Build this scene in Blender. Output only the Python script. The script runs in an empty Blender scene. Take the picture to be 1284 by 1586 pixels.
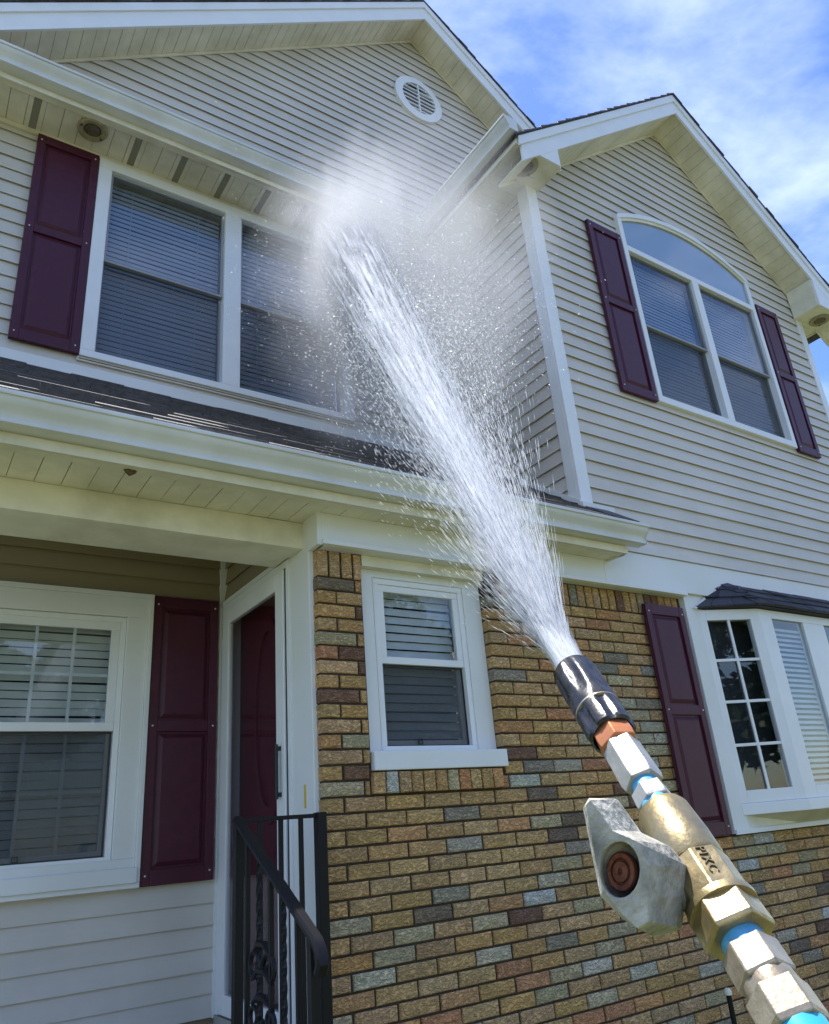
import bpy, bmesh, math, random
from mathutils import Vector, Matrix
random.seed(7)
ZO = 2.65                      # ground level is z = 0; house measures below are taken from the top of the brickwork
scene = bpy.context.scene
COL = scene.collection
# ------------------------------------------------------------------ camera
CAM = Vector((-1.63639, -3.19441, -1.19057))
RGT = Vector((0.8339220, -0.5462597, -0.0785776))
UPV = Vector((-0.1505891, -0.3622076, 0.9198525))
FWD = Vector((0.5309397, 0.7552523, 0.3843137))
FPX, PW, PH = 1185.51, 1284.0, 1586.0
cd = bpy.data.cameras.new('camera'); cam = bpy.data.objects.new('camera', cd); COL.objects.link(cam)
cd.sensor_fit = 'HORIZONTAL'; cd.sensor_width = 36; cd.lens = FPX / PW * 36
cd.clip_start = 0.02; cd.clip_end = 3000
m = Matrix((RGT, UPV, -FWD)).transposed().to_4x4()
m.translation = CAM + Vector((0, 0, ZO)); cam.matrix_world = m
scene.camera = cam
def at(px, py, depth):         # photo pixel + distance in front of the camera -> point
    return CAM + (RGT * ((px - PW/2)/FPX) + UPV * (-(py - PH/2)/FPX) + FWD) * depth
# ------------------------------------------------------------------ world, sun, exposure
SUN = Vector((-0.13, 0.16, 0.97)).normalized()
el = math.asin(SUN.z); az = math.atan2(SUN.x, SUN.y)
w = bpy.data.worlds.new('World'); scene.world = w; w.use_nodes = True
nt = w.node_tree; nt.nodes.clear()
out = nt.nodes.new('ShaderNodeOutputWorld'); bg = nt.nodes.new('ShaderNodeBackground')
sky = nt.nodes.new('ShaderNodeTexSky'); sky.sky_type = 'NISHITA'; sky.sun_disc = False
sky.sun_elevation = el; sky.sun_rotation = az; sky.air_density = 1.0; sky.dust_density = 0.6; sky.ozone_density = 1.0
tc = nt.nodes.new('ShaderNodeTexCoord'); mp = nt.nodes.new('ShaderNodeMapping'); mp.inputs['Scale'].default_value = (0.9, 1.5, 3.0)
mp.inputs['Rotation'].default_value = (0.5, 0.35, 0.3); mp.inputs['Location'].default_value = (0.6, 4.2, 1.9)
nz = nt.nodes.new('ShaderNodeTexNoise'); nz.inputs['Scale'].default_value = 2.3; nz.inputs['Detail'].default_value = 6; nz.inputs['Roughness'].default_value = 0.6
nz.inputs['Distortion'].default_value = 0.25
rp = nt.nodes.new('ShaderNodeValToRGB'); rp.color_ramp.elements[0].position = 0.45; rp.color_ramp.elements[1].position = 0.86
rp.color_ramp.elements[1].color = (0.42, 0.42, 0.42, 1)
mx = nt.nodes.new('ShaderNodeMixRGB'); mx.inputs[2].default_value = (8.2, 8.8, 10.5, 1)
hs = nt.nodes.new('ShaderNodeHueSaturation'); hs.inputs['Saturation'].default_value = 1.24; hs.inputs['Hue'].default_value = 0.511
L = nt.links.new
L(tc.outputs['Generated'], mp.inputs[0]); L(mp.outputs[0], nz.inputs[0]); L(nz.outputs[0], rp.inputs[0]); L(rp.outputs[0], mx.inputs[0])
L(sky.outputs[0], hs.inputs['Color']); L(hs.outputs[0], mx.inputs[1]); L(mx.outputs[0], bg.inputs[0]); L(bg.outputs[0], out.inputs[0])
bg.inputs[1].default_value = 0.12
sd = bpy.data.lights.new('sun', 'SUN'); so = bpy.data.objects.new('sun', sd); COL.objects.link(so)
sd.energy = 4.0; sd.angle = math.radians(0.6); sd.color = (1.0, 0.96, 0.88)
so.rotation_euler = (-SUN).to_track_quat('-Z', 'Y').to_euler(); so.location = (0, 0, 30)
vs = scene.view_settings; vs.view_transform = 'Standard'; vs.look = 'None'; vs.exposure = 1.22; vs.gamma = 1; vs.use_curve_mapping = False
cy = scene.cycles; cy.use_denoising = True; cy.max_bounces = 8; cy.diffuse_bounces = 4; cy.glossy_bounces = 3
cy.transparent_max_bounces = 24; cy.volume_bounces = 1; cy.sample_clamp_indirect = 6
cy.caustics_reflective = False; cy.caustics_refractive = False
# ------------------------------------------------------------------ materials
MATS = {}
def mat(name, col, rough=0.6, metal=0.0, var=0.0, vscale=8.0, bump=0.0, bscale=60.0, stain=None, stain_amt=0.0, stain_scale=2.0,
        stretch=(1, 1, 1), objcol=False, spec=0.5, coat=0.0, attr=None, trans=0.0):
    mt = bpy.data.materials.new(name); mt.use_nodes = True; n = mt.node_tree.nodes; l = mt.node_tree.links.new
    b = n['Principled BSDF']; b.inputs['Roughness'].default_value = rough; b.inputs['Metallic'].default_value = metal
    b.inputs['Specular IOR Level'].default_value = spec; b.inputs['Coat Weight'].default_value = coat
    g = n.new('ShaderNodeNewGeometry'); mpn = n.new('ShaderNodeMapping'); mpn.inputs['Scale'].default_value = stretch
    l(g.outputs['Position'], mpn.inputs[0])
    if objcol:
        oi = n.new('ShaderNodeObjectInfo'); src = oi.outputs['Color']
    elif attr:
        oi = n.new('ShaderNodeAttribute'); oi.attribute_name = attr; src = oi.outputs['Color']
    else:
        rgb = n.new('ShaderNodeRGB'); rgb.outputs[0].default_value = (*col, 1); src = rgb.outputs[0]
    if var > 0:
        t = n.new('ShaderNodeTexNoise'); t.inputs['Scale'].default_value = vscale; t.inputs['Detail'].default_value = 6
        l(mpn.outputs[0], t.inputs[0])
        mr = n.new('ShaderNodeMapRange'); mr.inputs[1].default_value = 0.3; mr.inputs[2].default_value = 0.7
        mr.inputs[3].default_value = 1 - var; mr.inputs[4].default_value = 1 + var
        l(t.outputs[0], mr.inputs[0])
        mm = n.new('ShaderNodeMixRGB'); mm.blend_type = 'MULTIPLY'; mm.inputs[0].default_value = 1
        l(src, mm.inputs[1]); l(mr.outputs[0], mm.inputs[2]); src = mm.outputs[0]
    if stain:
        t = n.new('ShaderNodeTexNoise'); t.inputs['Scale'].default_value = stain_scale; t.inputs['Detail'].default_value = 8; t.inputs['Roughness'].default_value = 0.65
        l(g.outputs['Position'], t.inputs[0])
        r = n.new('ShaderNodeMapRange'); r.inputs[1].default_value = 0.42; r.inputs[2].default_value = 0.72; r.inputs[3].default_value = 0; r.inputs[4].default_value = stain_amt
        l(t.outputs[0], r.inputs[0])
        mm = n.new('ShaderNodeMixRGB'); mm.inputs[2].default_value = (*stain, 1); l(r.outputs[0], mm.inputs[0]); l(src, mm.inputs[1]); src = mm.outputs[0]
    l(src, b.inputs['Base Color'])
    if bump > 0:
        t = n.new('ShaderNodeTexNoise'); t.inputs['Scale'].default_value = bscale; t.inputs['Detail'].default_value = 5
        l(mpn.outputs[0], t.inputs[0]); bp = n.new('ShaderNodeBump'); bp.inputs['Strength'].default_value = bump; bp.inputs['Distance'].default_value = 0.01
        l(t.outputs[0], bp.inputs['Height']); l(bp.outputs[0], b.inputs['Normal'])
    MATS[name] = mt
    return mt
ALG = (0.36, 0.33, 0.19)
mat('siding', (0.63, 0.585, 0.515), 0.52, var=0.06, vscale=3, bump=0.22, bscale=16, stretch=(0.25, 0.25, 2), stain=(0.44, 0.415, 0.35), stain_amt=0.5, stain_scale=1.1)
mat('siding_porch_shade', (0.27, 0.215, 0.125), 0.6, var=0.05, vscale=3, bump=0.12, bscale=90, stretch=(0.25, 0.25, 2))  # dark brown copy of the siding; shade under the porch beam put into the colour
mat('white', (0.76, 0.77, 0.76), 0.45, var=0.05, vscale=5, stain=(0.50, 0.50, 0.40), stain_amt=0.35, stain_scale=2.5)
mat('vinyl_white', (0.78, 0.79, 0.79), 0.35, var=0.03, vscale=6)
mat('soffit', (0.78, 0.74, 0.60), 0.55, var=0.06, vscale=6, stain=ALG, stain_amt=0.55, stain_scale=2.2)
mat('soffit_vent', (0.25, 0.24, 0.18), 0.7, var=0.25, vscale=200)
mat('gutter', (0.66, 0.675, 0.67), 0.30, var=0.06, vscale=4, stain=(0.45, 0.45, 0.38), stain_amt=0.4, stain_scale=3)
mat('fascia', (0.70, 0.67, 0.53), 0.45, var=0.07, vscale=4, stain=ALG, stain_amt=0.5, stain_scale=2.5)
mat('maroon', (0.066, 0.0115, 0.026), 0.42, var=0.12, vscale=20, bump=0.10, bscale=200, spec=0.32)
mat('maroon_door', (0.13, 0.015, 0.028), 0.35, var=0.06)
mat('shingle', (0.075, 0.070, 0.074), 0.5, var=0.35, vscale=25, bump=0.6, bscale=250)
mat('shingle_bay', (0.040, 0.040, 0.052), 0.7, objcol=True, var=0.25, vscale=60, bump=0.5, bscale=300)
mat('mortar', (0.050, 0.036, 0.024), 0.95, var=0.2, vscale=30, bump=0.5, bscale=200)
mat('black_iron', (0.006, 0.006, 0.008), 0.42, bump=0.1, bscale=150, spec=0.22)
mat('black_trim', (0.010, 0.010, 0.012), 0.4)
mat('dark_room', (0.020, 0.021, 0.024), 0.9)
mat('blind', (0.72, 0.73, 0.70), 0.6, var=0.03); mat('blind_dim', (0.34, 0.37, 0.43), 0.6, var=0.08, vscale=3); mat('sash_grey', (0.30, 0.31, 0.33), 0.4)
mat('shade_pale', (0.50, 0.56, 0.64), 0.6)
mat('concrete', (0.34, 0.32, 0.28), 0.85, var=0.15, vscale=6, bump=0.3, bscale=80)
mat('lamp_trim', (0.30, 0.26, 0.16), 0.5, var=0.2, vscale=40, stain=ALG, stain_amt=0.6, stain_scale=9)
mat('lamp_inside', (0.12, 0.10, 0.06), 0.6, var=0.3, vscale=60)
mat('yellow', (0.62, 0.45, 0.04), 0.6)
mat('nest', (0.10, 0.07, 0.03), 0.9, var=0.4, vscale=80)
mat('rubber', (0.013, 0.013, 0.015), 0.26, bump=0.07, bscale=160, spec=0.5, stain=(0.06, 0.06, 0.065), stain_amt=0.5, stain_scale=60)
mat('copper', (0.60, 0.22, 0.09), 0.35, metal=0.55, var=0.12, vscale=60)
mat('steel', (0.42, 0.41, 0.385), 0.42, metal=0.55, var=0.15, vscale=80, bump=0.06, bscale=300, stain=(0.30, 0.29, 0.25), stain_amt=0.6, stain_scale=50)
mat('brass', (0.42, 0.325, 0.155), 0.36, metal=0.75, var=0.3, vscale=55, bump=0.10, bscale=160, stain=(0.23, 0.20, 0.15), stain_amt=0.85, stain_scale=34)
mat('nickel', (0.33, 0.285, 0.215), 0.40, metal=0.6, var=0.2, vscale=70, bump=0.08, bscale=250, stain=(0.26, 0.19, 0.12), stain_amt=0.7, stain_scale=45)
mat('tape', (0.10, 0.37, 0.58), 0.4, var=0.1, vscale=200)
mat('handle_grey', (0.46, 0.435, 0.37), 0.65, var=0.22, vscale=45, bump=0.4, bscale=140, stain=(0.07, 0.068, 0.062), stain_amt=0.95, stain_scale=34)
mat('rust', (0.26, 0.085, 0.045), 0.75, var=0.35, vscale=120, bump=0.4, bscale=300)
mat('ink', (0.13, 0.105, 0.06), 0.6, metal=0.4)
mat('hose', (0.04, 0.36, 0.50), 0.4)
mat('bark', (0.09, 0.065, 0.045), 0.9, var=0.3, bump=0.8, bscale=30)
mat('leaf', (0.055, 0.085, 0.022), 0.6, var=0.45, vscale=1.7)
mat('leaf_dark', (0.035, 0.060, 0.018), 0.6, var=0.45, vscale=1.2)
mat('lawn', (0.085, 0.098, 0.040), 0.9, var=0.3, vscale=3, bump=0.5, bscale=120)
mat('pavement', (0.26, 0.245, 0.22), 0.9, var=0.12, vscale=5)
# brick: colour from the single brick, wire-cut wavy grooves as relief
def brick_mat(name, **k):
    mt = mat(name, (0, 0, 0), 0.85, var=0.16, vscale=45, stretch=(1, 1, 2.2), **k)
    n = mt.node_tree.nodes; l = mt.node_tree.links.new; b = n['Principled BSDF']
    g = n.new('ShaderNodeNewGeometry'); mp_ = n.new('ShaderNodeMapping'); mp_.inputs['Scale'].default_value = (27, 27, 54); l(g.outputs['Position'], mp_.inputs[0])
    t = n.new('ShaderNodeTexNoise'); t.inputs['Scale'].default_value = 1.0; t.inputs['Detail'].default_value = 3; t.inputs['Distortion'].default_value = 2.2
    l(mp_.outputs[0], t.inputs[0])
    r = n.new('ShaderNodeValToRGB'); r.color_ramp.elements[0].position = 0.36; r.color_ramp.elements[1].position = 0.56; l(t.outputs[0], r.inputs[0])
    bp = n.new('ShaderNodeBump'); bp.inputs['Strength'].default_value = 1.0; bp.inputs['Distance'].default_value = 0.010
    l(r.outputs[0], bp.inputs['Height']); l(bp.outputs[0], b.inputs['Normal'])
    return mt
brick_mat('brick', objcol=True); brick_mat('brick_far', attr='bcol')
# glass: thin pane, transparent with a Fresnel reflection
def glass(name, ior, tint):
    mt = bpy.data.materials.new(name); mt.use_nodes = True; n = mt.node_tree.nodes; l = mt.node_tree.links.new; n.clear()
    o = n.new('ShaderNodeOutputMaterial'); t = n.new('ShaderNodeBsdfTransparent'); t.inputs[0].default_value = (*tint, 1)
    gl = n.new('ShaderNodeBsdfGlossy'); gl.inputs['Roughness'].default_value = 0.015; fr = n.new('ShaderNodeFresnel'); fr.inputs[0].default_value = ior
    gg = n.new('ShaderNodeNewGeometry'); mi = n.new('ShaderNodeMapRange'); mi.inputs[3].default_value = ior; mi.inputs[4].default_value = 1/ior   # same reflectance on both faces of the pane
    l(gg.outputs['Backfacing'], mi.inputs[0]); l(mi.outputs[0], fr.inputs[0])
    ns = n.new('ShaderNodeTexNoise'); ns.inputs['Scale'].default_value = 2.0; bp = n.new('ShaderNodeBump'); bp.inputs['Strength'].default_value = 0.02
    l(ns.outputs[0], bp.inputs['Height']); l(bp.outputs[0], gl.inputs['Normal'])
    mxs = n.new('ShaderNodeMixShader'); l(fr.outputs[0], mxs.inputs[0]); l(t.outputs[0], mxs.inputs[1]); l(gl.outputs[0], mxs.inputs[2]); l(mxs.outputs[0], o.inputs[0])
    MATS[name] = mt
glass('glass', 1.6, (0.90, 0.93, 0.95))
def alpha_mat(name, col, alpha, rough=0.9):
    mt = bpy.data.materials.new(name); mt.use_nodes = True; b = mt.node_tree.nodes['Principled BSDF']
    b.inputs['Base Color'].default_value = (*col, 1); b.inputs['Alpha'].default_value = alpha; b.inputs['Roughness'].default_value = rough
    MATS[name] = mt
alpha_mat('screen', (0.06, 0.065, 0.07), 0.38); alpha_mat('screen_fine', (0.06, 0.065, 0.075), 0.17)
# ------------------------------------------------------------------ mesh helpers
class MB:
    def __init__(s): s.v = []; s.f = []
    def add(s, vs_, fs_):
        o = len(s.v); s.v += [tuple(p) for p in vs_]; s.f += [tuple(i + o for i in q) for q in fs_]; return s
    def box(s, x0, x1, y0, y1, z0, z1):
        return s.hexa([(x0, y0, z0), (x1, y0, z0), (x1, y1, z0), (x0, y1, z0), (x0, y0, z1), (x1, y0, z1), (x1, y1, z1), (x0, y1, z1)])
    def hexa(s, p):
        return s.add(p, [(0, 3, 2, 1), (4, 5, 6, 7), (0, 1, 5, 4), (1, 2, 6, 5), (2, 3, 7, 6), (3, 0, 4, 7)])
    def prism(s, poly, f):       # poly: list of 2D, f(u, v, k) -> 3D for k in 0, 1
        n = len(poly)
        return s.add([f(a, b, 0) for a, b in poly] + [f(a, b, 1) for a, b in poly],
                     [tuple(range(n))[::-1], tuple(range(n, 2*n))] + [(i, (i+1) % n, n + (i+1) % n, n + i) for i in range(n)])
    def tube(s, pts, radii, n=10, cap=True):
        pts = [Vector(p) for p in pts]; k = len(pts); vs_ = []; fs_ = []
        ref = None
        for i, p in enumerate(pts):
            d = (pts[min(i+1, k-1)] - pts[max(i-1, 0)]).normalized()
            if ref is None or abs(ref.dot(d)) > 0.95: ref = Vector((0, 0, 1)) if abs(d.z) < 0.9 else Vector((1, 0, 0))
            a = d.cross(ref).normalized(); b = d.cross(a)
            r = radii[i] if hasattr(radii, '__len__') else radii
            for j in range(n):
                t = 2*math.pi*j/n; vs_.append(p + a*(math.cos(t)*r) + b*(math.sin(t)*r))
        for i in range(k-1):
            for j in range(n): fs_.append((i*n+j, i*n+(j+1) % n, (i+1)*n+(j+1) % n, (i+1)*n+j))
        if cap: fs_ += [tuple(range(n))[::-1], tuple(range((k-1)*n, k*n))]
        return s.add(vs_, fs_)
    def mesh(s, name):
        me = bpy.data.meshes.new(name); me.from_pydata([(x, y, z + ZO) for x, y, z in s.v], [], s.f); me.update()
        bm = bmesh.new(); bm.from_mesh(me); bmesh.ops.recalc_face_normals(bm, faces=bm.faces); bm.to_mesh(me); bm.free()
        return me
    def build(s, name, m_, parent=None, smooth=False, bevel=0):
        me = s.mesh(name); me.materials.append(MATS[m_]); o = bpy.data.objects.new(name, me); COL.objects.link(o)
        if parent: o.parent = parent
        if smooth:
            for p in me.polygons: p.use_smooth = True
            me.set_sharp_from_angle(angle=math.radians(35))
        if bevel:
            bv = o.modifiers.new('bevel', 'BEVEL'); bv.width = bevel; bv.segments = 2; bv.limit_method = 'ANGLE'; bv.angle_limit = math.radians(40)
        return o
def box(name, m_, parent, *a, bevel=0): return MB().box(*a).build(name, m_, parent, bevel=bevel)
def tag(o, label, cat=None, kind=None, group=None):
    if label: o['label'] = label
    if cat: o['category'] = cat
    if kind: o['kind'] = kind
    if group: o['group'] = group
    return o
def empty(name, loc=(0, 0, 0)):
    o = bpy.data.objects.new(name, None); COL.objects.link(o); o.location = loc; o.empty_display_size = 0.2; return o
# ------------------------------------------------------------------ ground
g = MB().add([(-400, -400, -2.65), (400, -400, -2.65), (400, 400, -2.65), (-400, 400, -2.65)], [(0, 1, 2, 3)]).build('lawn', 'lawn')
tag(g, 'green lawn around the house', kind='structure')
g = MB().add([(-40, -12, -2.646), (40, -12, -2.646), (40, -7.5, -2.646), (-40, -7.5, -2.646)], [(0, 1, 2, 3)]).build('driveway', 'pavement')
tag(g, 'pale concrete drive crossing in front of the house', kind='structure')
# ------------------------------------------------------------------ the house
house = empty('house', (1.8, 0, 0)); HX = house
tag(house, 'two-storey house with beige siding, tan brick base and maroon shutters', 'house')
_bpy_build = MB.build
def kid(o):                    # keep world position under the house empty
    o.matrix_parent_inverse = Matrix.Translation((-1.8, 0, 0)); return o
def H(mb, name, m_, **k): return kid(mb.build(name, m_, house, **k))
D, YW, YP = 1.2, -0.05, 1.25          # main wall, wing front, porch back wall
XS = 1.905                            # wing left corner
WR = 5.68                             # wing right corner
LAP = 0.1045
MAX_, MAZ, MSL = 1.909, 6.588, 0.762  # main gable apex at the wall, slope
WAX, WAZ, WSL = 3.885, 5.087, 0.80    # wing gable
XL = -2.3                             # left end of the house
# ---- siding: every lap is a plank
def planks(wall, matn, fmap, zbase, ztop, span, holes=()):
    k = 0; z = zbase
    while z < ztop - 0.004:
        z1 = min(z + LAP, ztop); lip = 0.0185 if k % 2 == 0 else 0.0145
        segs = [(z, z1, *span(z), *span(z1))]
        for (hx0, hx1, hz0, hz1) in holes:
            new = []
            for (a, b, l0, r0, l1, r1) in segs:
                if b <= hz0 or a >= hz1 or max(r0, r1) <= hx0 or min(l0, l1) >= hx1: new.append((a, b, l0, r0, l1, r1)); continue
                if min(l0, l1) < hx0: new.append((a, b, l0, hx0, l1, hx0))
                if max(r0, r1) > hx1: new.append((a, b, hx1, r0, hx1, r1))
                if a < hz0: new.append((a, hz0, max(l0, hx0), min(r0, hx1), max(l1, hx0), min(r1, hx1)))
                if b > hz1: new.append((hz1, b, max(l0, hx0), min(r0, hx1), max(l1, hx0), min(r1, hx1)))
            segs = new
        for (a, b, l0, r0, l1, r1) in segs:
            if r0 - l0 < 0.01 and r1 - l1 < 0.01: continue
            r1 = max(r1, l1 + 0.001); r0 = max(r0, l0 + 0.001)
            oa = 0.002 + (lip - 0.002) * (1 - (a - z) / LAP); ob = 0.002 + (lip - 0.002) * (1 - (b - z) / LAP)
            mb = MB(); e = 0.0012
            hh = a + min(0.016, (b - a)*.5); t = min(1, (hh - a)/(b + .002 - a)); lh, rh = l0 + (l1 - l0)*t, r0 + (r1 - r0)*t
            pr = [(oa, a, l0, r0), (oa - .0035, a, l0, r0), (oa*.8 - .0035, hh, lh, rh), (0, hh, lh, rh), (0, b + .002, l1, r1), (ob, b + .002, l1, r1)]
            if a > z + .02: pr = [(oa, a, l0, r0), (0, a, l0, r0), (0, b + .002, l1, r1), (ob, b + .002, l1, r1)]
            n_ = len(pr)
            mb.add([fmap(q[2], q[0], q[1]) for q in pr] + [fmap(q[3], q[0], q[1]) for q in pr], [tuple(range(n_)), tuple(range(n_, 2*n_))] + [(i, (i+1) % n_, n_ + (i+1) % n_, n_ + i) for i in range(n_)])
            o = mb.build('siding_plank', matn, wall)
        z = z1; k += 1
def front(y): return lambda u, o, z: (u, y - o, z)
def left(x): return lambda u, o, z: (x - o, u, z)
def wallbody(name, matn, *b): return H(MB().box(*b), name, matn)
def apexspan(ax, azz, sl, lo, hi): return lambda z: (max(lo, ax - (azz - z)/sl), min(hi, ax + (azz - z)/sl))
# main upper wall with window hole
MW = (-0.955, 0.905, 1.73, 3.29)
def wall_with_hole(name, y0, y1, x0, x1, z0, z1, h):
    mb = MB()
    mb.box(x0, h[0], y0, y1, z0, z1); mb.box(h[1], x1, y0, y1, z0, z1); mb.box(h[0], h[1], y0, y1, z0, h[2]); mb.box(h[0], h[1], y0, y1, h[3], z1)
    return H(mb, name, 'siding')
sw = wall_with_hole('siding_wall', D + 0.001, D + 0.14, XL, XS, 0.9, 3.4, MW)
planks(sw, 'siding', front(D), 1.62 - 0.0, 3.33, lambda z: (XL, XS), [MW])
# main gable wall
mb = MB(); mb.prism([(XL, 3.4), (6.1, 3.4), (MAX_, MAZ + 0.03)], lambda u, v, k: (u, D + 0.001 + 0.13*k, v))
sw = H(mb, 'siding_wall', 'siding')
planks(sw, 'siding', front(D), 3.62, MAZ - 0.02, apexspan(MAX_, MAZ, MSL, XL, 4.2))
# wing front
WW = (2.965, 4.755, 1.76, 3.56)
mb = MB(); y0, y1 = YW + 0.001, YW + 0.13
mb.box(XS + 0.001, WW[0], y0, y1, 0.38, 3.4); mb.box(WW[1], WR, y0, y1, 0.38, 3.4); mb.box(WW[0], WW[1], y0, y1, 0.38, WW[2])
mb.prism([(XS + 0.001, 3.4), (WW[0], 3.4), (WW[0], WW[3]), (WW[1], WW[3]), (WW[1], 3.4), (WR, 3.4), (WAX, WAZ + 0.02)], lambda u, v, k: (u, y0 + 0.129*k, v))
sw = H(mb, 'siding_wall', 'siding')
planks(sw, 'siding', front(YW), 0.40, WAZ - 0.02, apexspan(WAX, WAZ, WSL, XS + 0.055, WR - 0.055), [WW])
# wing left side
sw = wallbody('siding_wall', 'siding', XS + 0.001, XS + 0.12, YW + 0.14, 3.0, 0.1, 3.5)
planks(sw, 'siding', left(XS), 0.40, 3.42, lambda z: (YW + 0.055, D - 0.02))
wallbody('siding_wall', 'siding', WR - 0.12, WR - 0.001, YW + 0.14, 8.0, -2.65, 3.55)
# porch back wall and the wall above the door
PW_ = (-1.62, -0.585, -1.245, 0.055)
mb = MB(); y0, y1 = YP + 0.001, YP + 0.14
mb.box(XL, PW_[0], y0, y1, -2.5, 0.8); mb.box(PW_[1], 0.15, y0, y1, -2.5, 0.8); mb.box(PW_[0], PW_[1], y0, y1, -2.5, PW_[2]); mb.box(PW_[0], PW_[1], y0, y1, PW_[3], 0.8)
sw = H(mb, 'siding_wall', 'siding_porch_shade')
planks(sw, 'siding', front(YP), -1.975, 0.214, lambda z: (XL, -0.045), [PW_]); planks(sw, 'siding_porch_shade', front(YP), 0.214, 0.75, lambda z: (XL, -0.045))  # laps above the window use the copy with the shade in its colour
sw = wallbody('siding_wall', 'siding_porch_shade', 0.001, 0.12, 0.30, YP, 0.17, 0.8)
planks(sw, 'siding_porch_shade', left(0.0), 0.214, 0.75, lambda z: (0.30, YP - 0.02))
# corner posts
mb = MB(); mb.box(XS - 0.022, XS + 0.085, YW - 0.022, YW, 0.36, 3.43); mb.box(XS - 0.022, XS, YW, YW + 0.085, 0.36, 3.43)
H(mb, 'corner_post', 'vinyl_white', bevel=0.004)
mb = MB(); mb.box(WR - 0.075, WR + 0.022, YW - 0.022, YW, 0.36, 3.43); mb.box(WR, WR + 0.022, YW, YW + 0.085, 0.36, 3.43)
H(mb, 'corner_post', 'vinyl_white', bevel=0.004)
H(MB().box(-0.045, -0.001, YP - 0.022, YP, -1.98, 0.75), 'corner_post', 'white')
# remaining shell
mb = MB(); mb.box(XL, XL + 0.12, D + 0.14, 8, -2.65, 3.5); mb.box(XL, WR, 8, 8.12, -2.65, 3.5)
H(mb, 'back_wall', 'siding')
# ------------------------------------------------------------------ brickwork
BL, BH, JT = 0.2137, 0.0683, 0.0105
BW = (0.255, 1.045, -0.925, 0.14)     # opening for the small window
mb = MB()
mb.box(0.005, BW[0] - 0.004, 0.012, 0.13, -2.65, 0.14); mb.box(BW[1] + 0.004, 2.9, 0.012, 0.13, -2.65, 0.14); mb.box(BW[0] - 0.004, BW[1] + 0.004, 0.012, 0.13, -2.65, BW[2])
mb.box(2.9, WR, 0.012, 0.13, -2.65, -1.35)
bw = H(mb, 'brick_wall', 'mortar')
PAL = [((0.50, 0.305, 0.118), 44), ((0.52, 0.335, 0.150), 24), ((0.45, 0.285, 0.130), 20), ((0.53, 0.285, 0.115), 14), ((0.44, 0.365, 0.215), 14),
       ((0.47, 0.225, 0.10), 5), ((0.46, 0.41, 0.29), 7), ((0.19, 0.14, 0.095), 5), ((0.28, 0.24, 0.175), 6), ((0.20, 0.105, 0.062), 5), ((0.52, 0.50, 0.41), 3)]
def bcol():
    r = random.uniform(0, sum(p[1] for p in PAL))
    for c, q in PAL:
        r -= q
        if r <= 0: break
    k = 1.22*random.uniform(0.86, 1.12); return (c[0]*k*random.uniform(.96, 1.04), c[1]*k, c[2]*k*random.uniform(.9, 1.1), 1)
def brick_geo(wd, ht, seed, dp=0.09):      # rough front, chamfered edge; local origin at lower left of the face
    rr = random.Random(seed); mb = MB(); nx, nz_ = 4, 2; c = 0.004; vs_ = []
    for j in range(nz_ + 1):
        for i in range(nx + 1):
            edge = i in (0, nx) or j in (0, nz_)
            vs_.append((c + (wd - 2*c)*i/nx, (0.0 if not edge else 0.0015) + rr.uniform(-0.0022, 0.0012), c + (ht - 2*c)*j/nz_))
    fs_ = [(j*(nx+1)+i, j*(nx+1)+i+1, (j+1)*(nx+1)+i+1, (j+1)*(nx+1)+i) for j in range(nz_) for i in range(nx)]
    ring = [i for i in range(nx+1)] + [j*(nx+1)+nx for j in range(1, nz_+1)] + [nz_*(nx+1)+i for i in range(nx-1, -1, -1)] + [j*(nx+1) for j in range(nz_-1, 0, -1)]
    o = len(vs_)
    for q in ring:
        x, y, z = vs_[q]
        X = 0 if x < c + 1e-6 else (wd if x > wd - c - 1e-6 else x); Z = 0 if z < c + 1e-6 else (ht if z > ht - c - 1e-6 else z)
        vs_.append((X + rr.uniform(-.0008, .0008), 0.006, Z + rr.uniform(-.0008, .0008)))
    for q in ring:
        x, y, z = vs_[o + ring.index(q)]; vs_.append((x, dp, z))
    n = len(ring)
    for i in range(n):
        fs_.append((ring[i], o+i, o+(i+1) % n, ring[(i+1) % n])); fs_.append((o+i, o+n+i, o+n+(i+1) % n, o+(i+1) % n))
    return vs_, fs_
bricks = []                                 # (x, z, w, h, kind)
def row(z0, x0, x1, off, y=0.0):
    x = x0; first = True
    while x < x1 - 0.012:
        wd = (off if first and off else BL); e = min(x + wd, x1)
        if e - x > 0.03: bricks.append([x, z0, e - x - JT, BH - JT, y])
        x += wd; first = False
for i in range(39):
    zt = -BH*(i + 1) + JT*0.5; half = BL/2 if i % 2 else 0
    segs = []
    if zt + BH > BW[2] + 0.03 and zt < 0.14:
        segs = [(0.0, BW[0]), (BW[1], 2.76)]
    else: segs = [(0.0, 2.76)]
    if zt < -1.36 - 0.05: segs = [(0.0, WR)]
    xx = 0.0; rowb = []
    x = 0.0; first = True
    while x < WR:
        wd = half if (first and half) else BL; rowb.append((x, x + wd)); x += wd; first = False
    row15 = (zt < BW[2] + 0.02 and zt > -1.06)
    for (a, b) in rowb:
        for (s0, s1) in segs:
            c0, c1 = max(a, s0), min(b, s1)
            if a < s0 < b and b - s0 < .05: continue
            if 0 < a - s0 < .05: c0 = s0
            if row15:                      # leave room for the brick sill
                if zt + BH > -1.02 and c1 > 0.247 and c0 < 1.02:
                    if c0 < 0.247 - 0.03: bricks.append([c0, zt, 0.247 - c0 - JT, BH - JT, 0.0])
                    if c1 > 1.02 + 0.03: bricks.append([1.02, zt, c1 - 1.02 - JT, BH - JT, 0.0])
                    continue
            if c1 - c0 > 0.03: bricks.append([c0, zt, c1 - c0 - JT, BH - JT, 0.0])
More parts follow.
